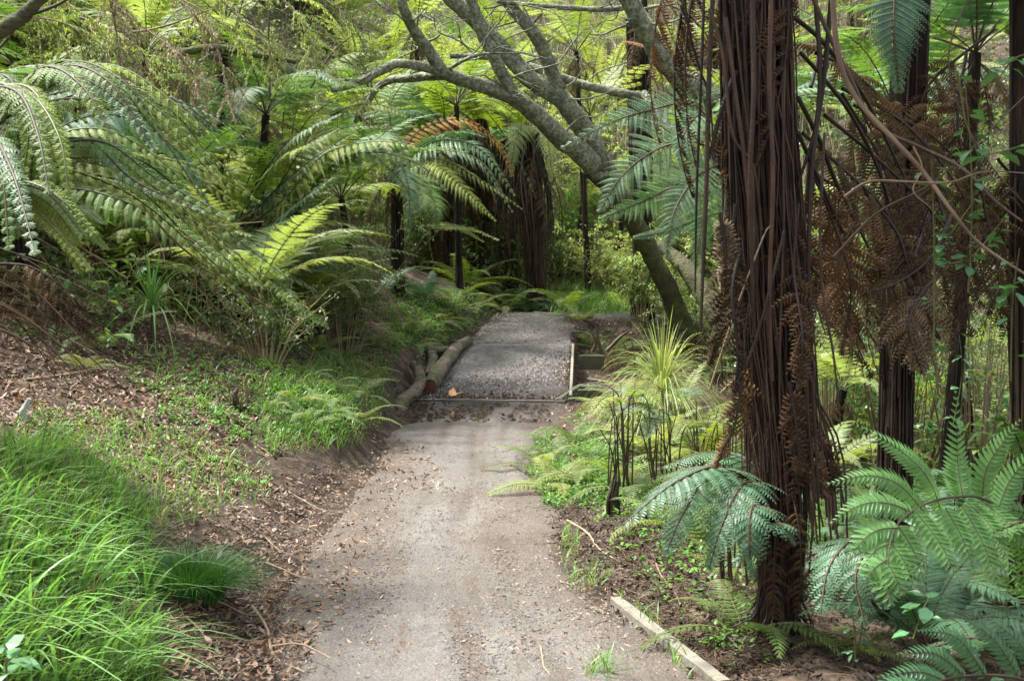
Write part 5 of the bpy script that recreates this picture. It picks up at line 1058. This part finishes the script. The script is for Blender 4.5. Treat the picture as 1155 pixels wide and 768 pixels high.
for px, w, m_, lab in (([(938, -20, 4.6), (945, 60, 4.6), (965, 110, 4.6), (1010, 160, 4.5), (1042, 195, 4.5), (1075, 240, 4.4), (1105, 275, 4.4), (1165, 315, 4.3)], .011, 'twig', 'long pale bare vine curving down from the top to the right edge'),
                    ([(952, 222, 4.4), (980, 205, 4.4), (1020, 205, 4.4), (1070, 206, 4.4), (1110, 194, 4.4), (1165, 196, 4.4)], .005, 'twig', 'thin level bare branch crossing in front of the pale vine'),
                    ([(1080, 0, 4.4), (1095, -10, 4.4), (1070, 60, 4.4), (1085, 130, 4.4), (1120, 190, 4.4), (1165, 240, 4.4)], .004, 'twig_dark', 'fine dark vine near the upper right corner'),
                    ([(1030, 165, 4.5), (1040, 190, 4.5), (1030, 215, 4.5), (1050, 235, 4.5)], .003, 'twig', 'short curly vine end hanging from the pale vine'),
                    ([(940, 290, 4.8), (990, 240, 4.8), (1060, 200, 4.8), (1165, 100, 4.8)], .006, 'twig_dark', 'dark thin branch rising to the right edge'),
                    ([(800, 440, 5), (830, 350, 4.95), (860, 270, 4.9), (868, 255, 4.9)], .0045, 'twig', 'thin pale stem leaning up against the huge trunk')):
    b = P(*px[0]); mb = MB(); tube(mb, curve(PP(px), 40) - b, [w, w * .8, w * .4], 7, 0, bump=.1, cap=False); tag(mb.build('vine', M[m_], loc=b), lab, 'vine')
# thin upright stalks right of the huge trunk
b = P(940, 600, 5.8); b[2] = H(b[0], b[1]); e = empty('dead_fern', b, 'cluster of thin dark upright stalks between the huge trunk and the slim black trunk', 'dead fern')
for i in range(26):
    x0 = rs.uniform(915, 985); d0 = rs.uniform(5.5, 7); g = rs.uniform(.4, 1.2); mb = MB(); tube(mb, curve([P(x0, 600 + rs.uniform(-20, 40), d0), P(x0 - rs.uniform(5, 25), 500, d0), P(x0 - rs.uniform(20, 60), 400, d0), P(x0 - rs.uniform(20, 80), 300, d0)], 12) - b, [.006, .005, .003], 5, 0, (g, g * .9, g * .8), cap=False); mb.build('stalk', [M['stipe']], e)
b = P(790, 590, 6.2); b[2] = H(b[0], b[1]); e = empty('dead_fern', b, 'thin bare stalks rising just left of the huge trunk', 'dead fern')
for i in range(14):
    x0 = rs.uniform(800, 860); d0 = rs.uniform(5.4, 6.4); g = rs.uniform(.4, 1.1); mb = MB(); tube(mb, curve([P(x0, 660, d0), P(x0 + rs.uniform(-6, 6), 580, d0), P(x0 + rs.uniform(-8, 8), 480, d0)], 10) - b, [.006, .005, .003], 5, 0, (g, g * .9, g * .8), cap=False); mb.build('stalk', [M['stipe']], e)
# twiggy boughs at the upper left
for px, w, m_, lab in (([(-30, 50, 4.2), (0, 35, 4.2), (30, 15, 4.2), (60, -20, 4.2)], .03, 'bark_moss', 'blurred dark branch across the top left corner'),
                       ([(0, 28, 8), (60, 8, 8), (90, -10, 8)], .012, 'twig_dark', 'dark twig just below the corner branch'), ([(-20, 75, 8), (12, 40, 8), (30, 10, 8), (45, -20, 8)], .010, 'twig_dark', 'thin dark twig at the top left edge'),
                       ([(90, 20, 11), (140, 36, 11), (185, 30, 11), (240, 10, 11)], .012, 'twig', 'long thin drooping bough in the upper left'), ([(200, 60, 12), (245, 54, 12), (290, 62, 12), (334, 70, 12)], .04, 'bark_moss', 'short thick mossy bough above the middle left ferns'),
                       ([(265, 105, 12.5), (260, 60, 12.5), (274, 0, 12.5), (280, -20, 12.5)], .008, 'twig_dark', 'upright thin dark stem in the upper left'), ([(304, 110, 12.5), (303, 40, 12.5), (305, -20, 12.5)], .012, 'twig_dark', 'straight thin upright stem left of the dead branch'),
                       ([(350, 100, 13), (375, 60, 13), (400, 38, 13)], .01, 'twig_dark', 'thin dark twig crossing the fern behind the dead branch')):
    b = P(*px[0]); mb = MB(); tube(mb, curve(PP(px), 30) - b, [w, w * .9, w * .6], 7, 0, bump=.12); tag(mb.build('branch', M[m_], loc=b), lab, 'branch')

DB = ['at the far upper left', 'crossing above the nearest left fern', 'upper left beside the bright gap', 'over the middle left ferns', 'above the short mossy bough', 'left of the thin upright stem', 'between two thin upright stems', 'right of the upright stems', 'near the thin dead branch', 'highest, above the corner twig']
for i, (px, m_) in enumerate((([(40, -20, 9), (100, 20, 9), (150, 50, 8.9), (175, 90, 8.9)], 'pale'), ([(100, -20, 9.5), (160, 30, 9.5), (200, 60, 9.4), (225, 100, 9.4)], 'straw'), ([(20, -20, 10), (60, 30, 10), (80, 70, 10), (90, 100, 10)], 'pale'),
        ([(180, -20, 10), (230, 30, 10), (250, 70, 10), (255, 115, 10)], 'straw'), ([(230, -20, 10.5), (270, 20, 10.5), (300, 50, 10.5), (312, 95, 10.5)], 'pale'), ([(150, -20, 11), (215, 5, 11), (265, 40, 11), (285, 80, 11)], 'pale'),
        ([(290, -20, 11), (330, 10, 11), (350, 45, 11), (360, 80, 11)], 'pale'), ([(340, -20, 12), (380, 10, 12), (400, 30, 12), (415, 60, 12)], 'shrub'), ([(120, -20, 8.5), (130, 30, 8.5), (135, 70, 8.5), (138, 95, 8.5)], 'straw'), ([(-20, 30, 8), (30, 20, 8), (80, 30, 8), (110, 60, 8)], 'shrub'))):
    b = P(*px[0]); e = empty('drooping_branch', b, ('tan' if m_ == 'straw' else 'pale green') + ' feathery drooping branch ' + DB[i], 'branch', 'feathery drooping branches at the upper left'); c = curve(PP(px), 40) - b
    mb = MB(); tube(mb, c, [.009, .006, .002], 5, 0, cap=False); ml = MB()
    for j in range(26):
        k = rs.randint(4, 39); a = rs.uniform(0, 6.28); l = rs.uniform(.12, .35) ; d = np.array([math.cos(a) * .7 + .4, math.sin(a) * .7, -rs.uniform(.3, 1.2)]); d = nrm(d)
        c2 = curve([c[k], c[k] + d * l * .5 + UP * .02, c[k] + d * l - UP * .06 * l], 14); tube(mb, c2, [.002, .001], 3, 0, cap=False)
        n = int(l * 220); kk = rs.randint(0, 14, n); dd = rs.normal(0, .6, (n, 3)) + d * .8 - UP * .5
        leaf_blades(ml, c2[kk], dd, n, rs.uniform(.02, .045, n), rs.uniform(.004, .008, n), tint=gray_tint(n, .7, 1.4))
    mb.build('stem', [M['twig']], e); ml.build('foliage', [M[m_]], e)

# ------------------------------------------------------------------ ground cover
# long grass, bottom left
gp = scatter([(-60, 510), (0, 500), (70, 500), (120, 535), (150, 580), (170, 620), (175, 680), (180, 790), (-60, 790)], 4200)
mb = MB(); blades(mb, gp, rs.uniform(.08, .30, len(gp)) * (.7 + .3 * nz(gp[:, 0] * 2, gp[:, 1] * 2, 6, 15)).clip(.5, 1.3), rs.uniform(.004, .011, len(gp)), (.55, -.15), .45, 1.0, gtint(len(gp)), seg=7)
gq = gp[rs.choice(len(gp), 420)]; blades(mb, gq, rs.uniform(.24, .42, len(gq)), rs.uniform(.009, .014, len(gq)), (.8, -.3), .35, 1.15, gray_tint(len(gq), .8, 1.7, .12), seg=8)
tag(mb.build('long_grass', M['grass']), 'lush bright green long grass on the bank in the bottom left corner', 'grass', kind='stuff')
gp = np.concatenate([scatter([(0, 480), (120, 470), (220, 500), (300, 540), (300, 570), (180, 600), (90, 560), (0, 520)], 1300), scatter([(285, 440), (380, 400), (440, 420), (425, 470), (400, 505), (350, 510), (300, 520)], 1600), scatter([(150, 400), (290, 390), (290, 480), (200, 470)], 200), scatter([(600, 345), (650, 330), (700, 334), (745, 346), (735, 357), (625, 358)], 2600),
                    scatter([(640, 650), (690, 640), (690, 660), (640, 670)], 60), scatter([(632, 600), (650, 600), (652, 640), (634, 640)], 60), scatter([(700, 675), (730, 700), (790, 768), (770, 768), (710, 700)], 130), np.stack([(lambda x, y: (x, y, Hf(x, y)))(*q) for q in [(rs.uniform(.9, 3.4, 2600), rs.uniform(21.75, 23.4, 2600))]][0], 1) * 1.0, scatter([(660, 755), (690, 755), (690, 768), (660, 768)], 60), scatter([(600, 500), (690, 510), (690, 560), (610, 550)], 160)])
mb = MB(); blades(mb, gp, rs.uniform(.05, .16, len(gp)) * np.interp(gp[:, 1], [0, 7, 20, 21.7, 22.2], [.8, 1, 1.8, 2.2, 3.2]), rs.uniform(.003, .006, len(gp)) * np.interp(gp[:, 1], [0, 8, 20], [1, 1.2, 2.2]), (.15, -.1), .5, 1.0, gtint(len(gp), .7, 1.7), seg=4)
tag(mb.build('short_grass', M['grass']), 'short bright grass growing in patches along the path edges', 'grass', kind='stuff')
b = G(215, 672); e = tag(None or empty('grass_tussock', b, 'rounded dark green grass tussock between the long grass and the path', 'tussock'), None)
k = 1500; a = rs.uniform(0, 6.28, k); q = np.sqrt(rs.uniform(0, 1, k)) * .15; p = np.stack([q * np.cos(a), q * np.sin(a), q * 0 - .02], 1); mb = MB()
for j in range(12):
    sl = slice(j * k // 12, (j + 1) * k // 12); blades(mb, p[sl], rs.uniform(.16, .30, len(p[sl])), .0038, (0, 0), .12, .9, gray_tint(len(p[sl]), .6, 1.5, .1)) if False else None
lean = np.stack([np.cos(a), np.sin(a)], 1) * (q / .15 * 1.1)[:, None] + rs.normal(0, .16, (k, 2)) + [.12, -.05]
blades(mb, p, rs.uniform(.15, .29, k), .0042, lean, .05, .95, gray_tint(k, .55, 1.5, .1)); mb.build('blades', [M['tussock']], e)
# small plants
cp = np.concatenate([scatter([(130, 400), (330, 400), (290, 500), (190, 480), (150, 440)], 300), scatter([(290, 380), (450, 350), (450, 440), (420, 490), (310, 500)], 800), scatter([(20, 470), (300, 470), (300, 560), (60, 520)], 150), scatter([(440, 320), (600, 330), (570, 350), (500, 390), (440, 400)], 1300),
                    scatter([(600, 490), (700, 500), (700, 570), (620, 580), (600, 540)], 520), scatter([(640, 470), (830, 470), (850, 640), (760, 600), (690, 580)], 900), scatter([(640, 560), (720, 580), (870, 650), (860, 760), (820, 768), (730, 670), (690, 620)], 120), scatter([(900, 420), (1155, 420), (1155, 620), (920, 620)], 900), scatter([(0, 280), (240, 330), (180, 360), (0, 400)], 200), scatter([(620, 350), (790, 330), (800, 400), (740, 400), (700, 350)], 400)])
mb = MB(); rosette(mb, cp, 7, .034, .017, .035); tag(mb.build('ground_cover', M['cover']), 'low small leaved green plants carpeting the banks', 'ground cover', kind='stuff')
# low fernlets on the banks
me_i = 0
FL = [(300, 470), (330, 455), (350, 480), (372, 440), (398, 452), (410, 430), (385, 410), (418, 388), (395, 380), (360, 400), (345, 430), (405, 475), (370, 470), (500, 345), (520, 352), (540, 345), (560, 343), (500, 365), (480, 372), (520, 335), (470, 392), (555, 335), (580, 340),
      (610, 530), (640, 520), (660, 545), (650, 500), (625, 555), (670, 520), (700, 540), (720, 560), (780, 540), (800, 570), (765, 600), (800, 625), (835, 650), (840, 720), (960, 740), (60, 340), (85, 350), (115, 400), (95, 420), (250, 340), (225, 330), (360, 360), (385, 350)]
for i, (px, py) in enumerate(FL):
    b = G(px, py, 5); zone = 'on the left bank above the cut edge' if px < 460 else ('on the slope left of the gravel crest' if px < 600 else 'right of the dirt path')
    if px < 300: zone = 'in the litter high on the left bank'
    e = empty('small_fern', b, 'small low green fern ' + zone, 'fern', 'small ferns ' + zone)
    ky = ('small', 'small_y')[i % 2]; TANGLE.append((e, ky)); fill_fronds(e, np.zeros(3), [ky], 6, rs.uniform(.55, 1.0) * (1.3 if b[1] > 14 else 1.0), tilt=.15)
# leaf litter
lp = np.concatenate([scatter([(0, 270), (240, 320), (330, 360), (310, 420), (270, 520), (330, 560), (200, 560), (100, 520), (0, 480)], 13000), scatter([(290, 380), (440, 400), (430, 480), (300, 520)], 2500), scatter([(190, 560), (330, 540), (440, 520), (480, 540), (420, 600), (400, 680), (330, 768), (190, 768)], 3000), scatter([(420, 480), (470, 500), (520, 560), (420, 560)], 500),
                    scatter([(600, 470), (700, 560), (860, 640), (860, 768), (780, 768), (690, 690), (620, 600)], 10), scatter([(460, 360), (560, 330), (560, 350), (480, 400)], 700), scatter([(640, 380), (700, 380), (700, 560), (610, 500)], 900), scatter([(650, 362), (790, 368), (790, 400), (650, 395)], 900), ])
mb = MB(); litter(mb, lp, (.018, .060)); tag(mb.build('leaf_litter', M['litter']), 'brown and tan fallen leaves covering the banks', 'leaf litter', kind='stuff')
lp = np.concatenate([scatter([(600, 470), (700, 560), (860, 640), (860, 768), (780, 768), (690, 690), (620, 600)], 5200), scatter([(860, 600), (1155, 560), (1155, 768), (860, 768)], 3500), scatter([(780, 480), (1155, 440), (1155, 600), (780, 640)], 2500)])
mb = MB(); litter(mb, lp, (.012, .048), tilt=.5); tag(mb.build('rotted_shaded_litter', M['litter_shaded']), 'rotted leaves and bark crumbs, shade toned into their colour, around the huge trunk', 'leaf litter', kind='stuff')  # rotted debris with the shade around the trunk put into its colour
lp = np.concatenate([scatter([(260, 560), (480, 520), (600, 520), (700, 768), (220, 768)], 1300), scatter([(300, 600), (460, 520), (420, 768), (240, 768)], 1200), scatter([(600, 600), (650, 600), (790, 768), (640, 768)], 900), scatter([(460, 480), (640, 470), (620, 560), (450, 560)], 260), scatter([(480, 400), (640, 395), (630, 450), (480, 450)], 160), scatter([(470, 405), (520, 390), (500, 455), (460, 455)], 160), scatter([(540, 356), (700, 356), (650, 388), (530, 388)], 120)])
mb = MB(); litter(mb, lp, (.010, .036), tilt=.12, lift=.008); tag(mb.build('scattered_leaves', M['litter']), 'scattered small dry leaves and chips lying on the path', 'leaf litter', kind='stuff')
# pebbles, twiglets and crumbs
gp = np.concatenate([scatter([(260, 560), (480, 500), (620, 500), (780, 768), (220, 768)], 9000), scatter([(470, 400), (640, 395), (635, 450), (470, 450)], 2500), scatter([(520, 356), (700, 356), (650, 385), (530, 385)], 1500)])
k = len(gp); mb = MB(); s_ = rs.uniform(.002, .008, k) * np.interp(gp[:, 1], [0, 10, 18], [.8, 1.2, 2]); th = np.arange(5) * 1.2566
r5 = s_[:, None] * rs.uniform(.6, 1.3, (k, 5)); v = np.stack([gp[:, None, 0] + r5 * np.cos(th), gp[:, None, 1] + r5 * np.sin(th), gp[:, None, 2] + 0 * r5], -1); tpv = gp + UP * (s_ * .8)[:, None]; v = np.concatenate([v, tpv[:, None]], 1)
f = np.concatenate([np.arange(k)[:, None] * 6 + [i, (i + 1) % 5, 5] for i in range(5)]); mb.add(v.reshape(-1, 3) + [0, 0, .011], f, 0, np.repeat(gray_tint(k, .3, 1.05, .05), 6, 0))
m = mat('grit', (.26, .235, .21), .8, 0, .3, .3, 0, 30, 0); tag(mb.build('grit', m), 'fine grit and pebbles strewn over the path', 'gravel', kind='stuff')
k = 1500; x = np.concatenate([rs.uniform(-1.1, .66, 420), -1.12 + rs.normal(0, .12, 380), rs.uniform(.66, .95, 350), rs.uniform(-1.1, .4, 350)]); y = np.concatenate([14.46 + np.abs(rs.normal(0, .2, 420)), rs.uniform(13.0, 16.5, 380), rs.uniform(12.8, 18.4, 350), rs.uniform(12.6, 14.3, 350)]); x[420:800] += np.interp(y[420:800], [13, 14.4, 18], [0, 0, .45]) ; z_ = np.where((y > 14.41) & (x < .68) & (x > np.interp(y, EY, EL)), pz(y) + .01, Hf(x, y) + .003)
gp = np.stack([x, y, z_], 1); mb = MB(); s_ = rs.uniform(.008, .034, k) ** 1.0; r5 = s_[:, None] * rs.uniform(.5, 1.4, (k, 5)); v = np.stack([gp[:, None, 0] + r5 * np.cos(th), gp[:, None, 1] + r5 * np.sin(th), gp[:, None, 2] + 0 * r5], -1); tpv = gp + UP * (s_ * .9)[:, None] + rs.normal(0, .004, (k, 3)); v = np.concatenate([v, tpv[:, None]], 1)
f = np.concatenate([np.arange(k)[:, None] * 6 + [i, (i + 1) % 5, 5] for i in range(5)]); mb.add(v.reshape(-1, 3), f, 0, np.repeat(gray_tint(k, .5, 1.3, .05), 6, 0)); tag(mb.build('soil_clods', M['soil']), 'dark damp clods of soil around the foot of the gravel ramp', 'soil', kind='stuff')
k = 5200; x = rs.uniform(-1.1, .88, k); y = rs.uniform(14.5, 21, k); ok = (x > np.interp(y, EY, EL) + .03) & (x < np.interp(y, EY, ER) - .03); x = x[ok]; y = y[ok]; k = len(x); gp = np.stack([x, y, pz(y) + .012], 1)
mb = MB(); s_ = rs.uniform(.007, .022, k); r5 = s_[:, None] * rs.uniform(.6, 1.3, (k, 5)); v = np.stack([gp[:, None, 0] + r5 * np.cos(th), gp[:, None, 1] + r5 * np.sin(th), gp[:, None, 2] + 0 * r5], -1); tpv = gp + UP * (s_ * 1.1)[:, None] + rs.normal(0, .003, (k, 3)); v = np.concatenate([v, tpv[:, None]], 1)
f = np.concatenate([np.arange(k)[:, None] * 6 + [i, (i + 1) % 5, 5] for i in range(5)]); mb.add(v.reshape(-1, 3), f, 0, np.repeat(gray_tint(k, .3, 1.15, .05), 6, 0)); tag(mb.build('loose_gravel', m), 'loose coarse gravel on the ramp and crest of the path', 'gravel', kind='stuff')
# fine dark debris and root fibres right of the path, twigs in the litter
mb = MB(); q = np.concatenate([scatter([(600, 540), (700, 560), (860, 640), (880, 768), (790, 768), (700, 690), (620, 620)], 1500), scatter([(0, 300), (300, 350), (300, 560), (60, 520)], 700), scatter([(190, 560), (340, 540), (400, 640), (300, 768), (200, 768)], 350), scatter([(860, 620), (1155, 600), (1155, 768), (860, 768)], 500)])
for p in q:
    a = rs.uniform(0, 6.28); l = rs.uniform(.03, .15); d = np.array([math.cos(a), math.sin(a), rs.normal(0, .15)]); g = rs.uniform(.3, 1.5) if p[0] < 0 else rs.uniform(.08, .6) * (1 + 1.2 * (rs.rand() < .06))
    tube(mb, curve([p + UP * .01 - d * l * .5, p + UP * .015 + rs.normal(0, .003, 3), p + UP * .012 + d * l * .5], 5), [.0022, .0014], 3, 0, (g, g * .9, g * .85), cap=False)
tag(mb.build('twig_debris', M['twig']), 'fine broken twigs and root fibres strewn on the banks', 'debris', kind='stuff')
# broad leaved weed at bottom left corner
b = P(8, 750, 3.3); b[2] = max(H(b[0], b[1]), b[2] - .2); e = empty('broadleaf_weed', P(8, 790, 3.3), 'broad pale green leaved weed at the very bottom left corner', 'weed'); ml = MB(); k = 12; a = rs.uniform(0, 6.28, k)
dd = np.stack([np.cos(a), np.sin(a), rs.uniform(.0, .7, k)], 1); leaf_blades(ml, nrm(dd) * .02 + UP * rs.uniform(.06, .14, (k, 1)), dd, k, rs.uniform(.06, .09, k), .05, tint=gray_tint(k, 1.2, 1.8)); ml.build('leaves', [M['broad']], e)
mb = MB(); tube(mb, curve([[0, 0, -.25], [0, 0, 0], [0, 0, .12]], 6), [.005, .003], 5); mb.build('stem', [M['stipe_g']], e)
# yellow leaf

# ------------------------------------------------------------------ labels of the massed ferns: colour, place next to a landmark, order there
CW = {'pale': 'pale green', 'yellow': 'yellow green', 'green': 'mid green', 'silver': 'silvery', 'blue': 'dark bluish', 'small': 'low green', 'small_y': 'low yellowish'}
def zone(px, y, g):
    if 'small ferns' in g: return g[11:] + (', path side' if (380 < px < 460 or 600 < px < 660) else (', near side' if y < 12 else ', far side'))
    if 'hollow' in g: return 'curtained with dead fronds inside the dark hollow'
    if 'far slope' in g: return ('on the far slope left of the boughs' if px < 440 else 'on the far slope seen between the boughs' if px < 660 else 'on the far slope behind the right limb' if px < 800 else 'on the far slope hidden behind the huge trunk' if px < 930 else 'on the far slope right of the huge trunk')
    if 'high hillside' in g: return 'on the high bright hillside' + (' near the left edge' if px < 120 else ' at the upper left' if px < 250 else ' behind the middle left ferns')
    if 'left hillside' in g: return ('on the hillside above the bent dead stalks' if px < 150 else 'in the tangle behind the arching seedling' if px < 270 else 'in the tangle behind the upright seedling' if px < 380 else 'in the tangle beside the slim dark tree fern')
    if 'gully' in g: return ('in the gully just right of the huge trunk' if px < 1000 else 'in the gully behind the slim black trunk' if px < 1090 else 'in the gully at the right edge')
    if 'path turn' in g: return 'beside the turn of the path'
    if 'far left' in g: return 'in shade at the far left of the hillside'
    return 'on the dark ground right of the huge trunk'
ORD = ['leftmost', 'second from left', 'third from left', 'fourth from left', 'fifth from left', 'sixth from left', 'seventh from left', 'eighth from left', 'ninth from left', 'tenth from left', 'eleventh from left', 'twelfth from left', 'thirteenth from left', 'fourteenth from left', 'fifteenth from left', 'sixteenth from left', 'seventeenth from left', 'eighteenth from left', 'nineteenth from left', 'twentieth from left', '21st from left', '22nd from left', '23rd from left', '24th from left', '25th from left', '26th from left', '27th from left', '28th from left', '29th from left', '30th from left']
buck = {}
for e, key in TANGLE:
    x, y, z = e.location; px = CX + F_PX * x / y; buck.setdefault(CW[key] + ' fern ' + zone(px, y, e['group']), []).append((px, e))
for lab, L_ in buck.items():
    L_.sort(key=lambda t: t[0])
    for i, (px, e) in enumerate(L_): e['label'] = lab if len(L_) == 1 else lab + ', ' + ORD[min(i, 29)]
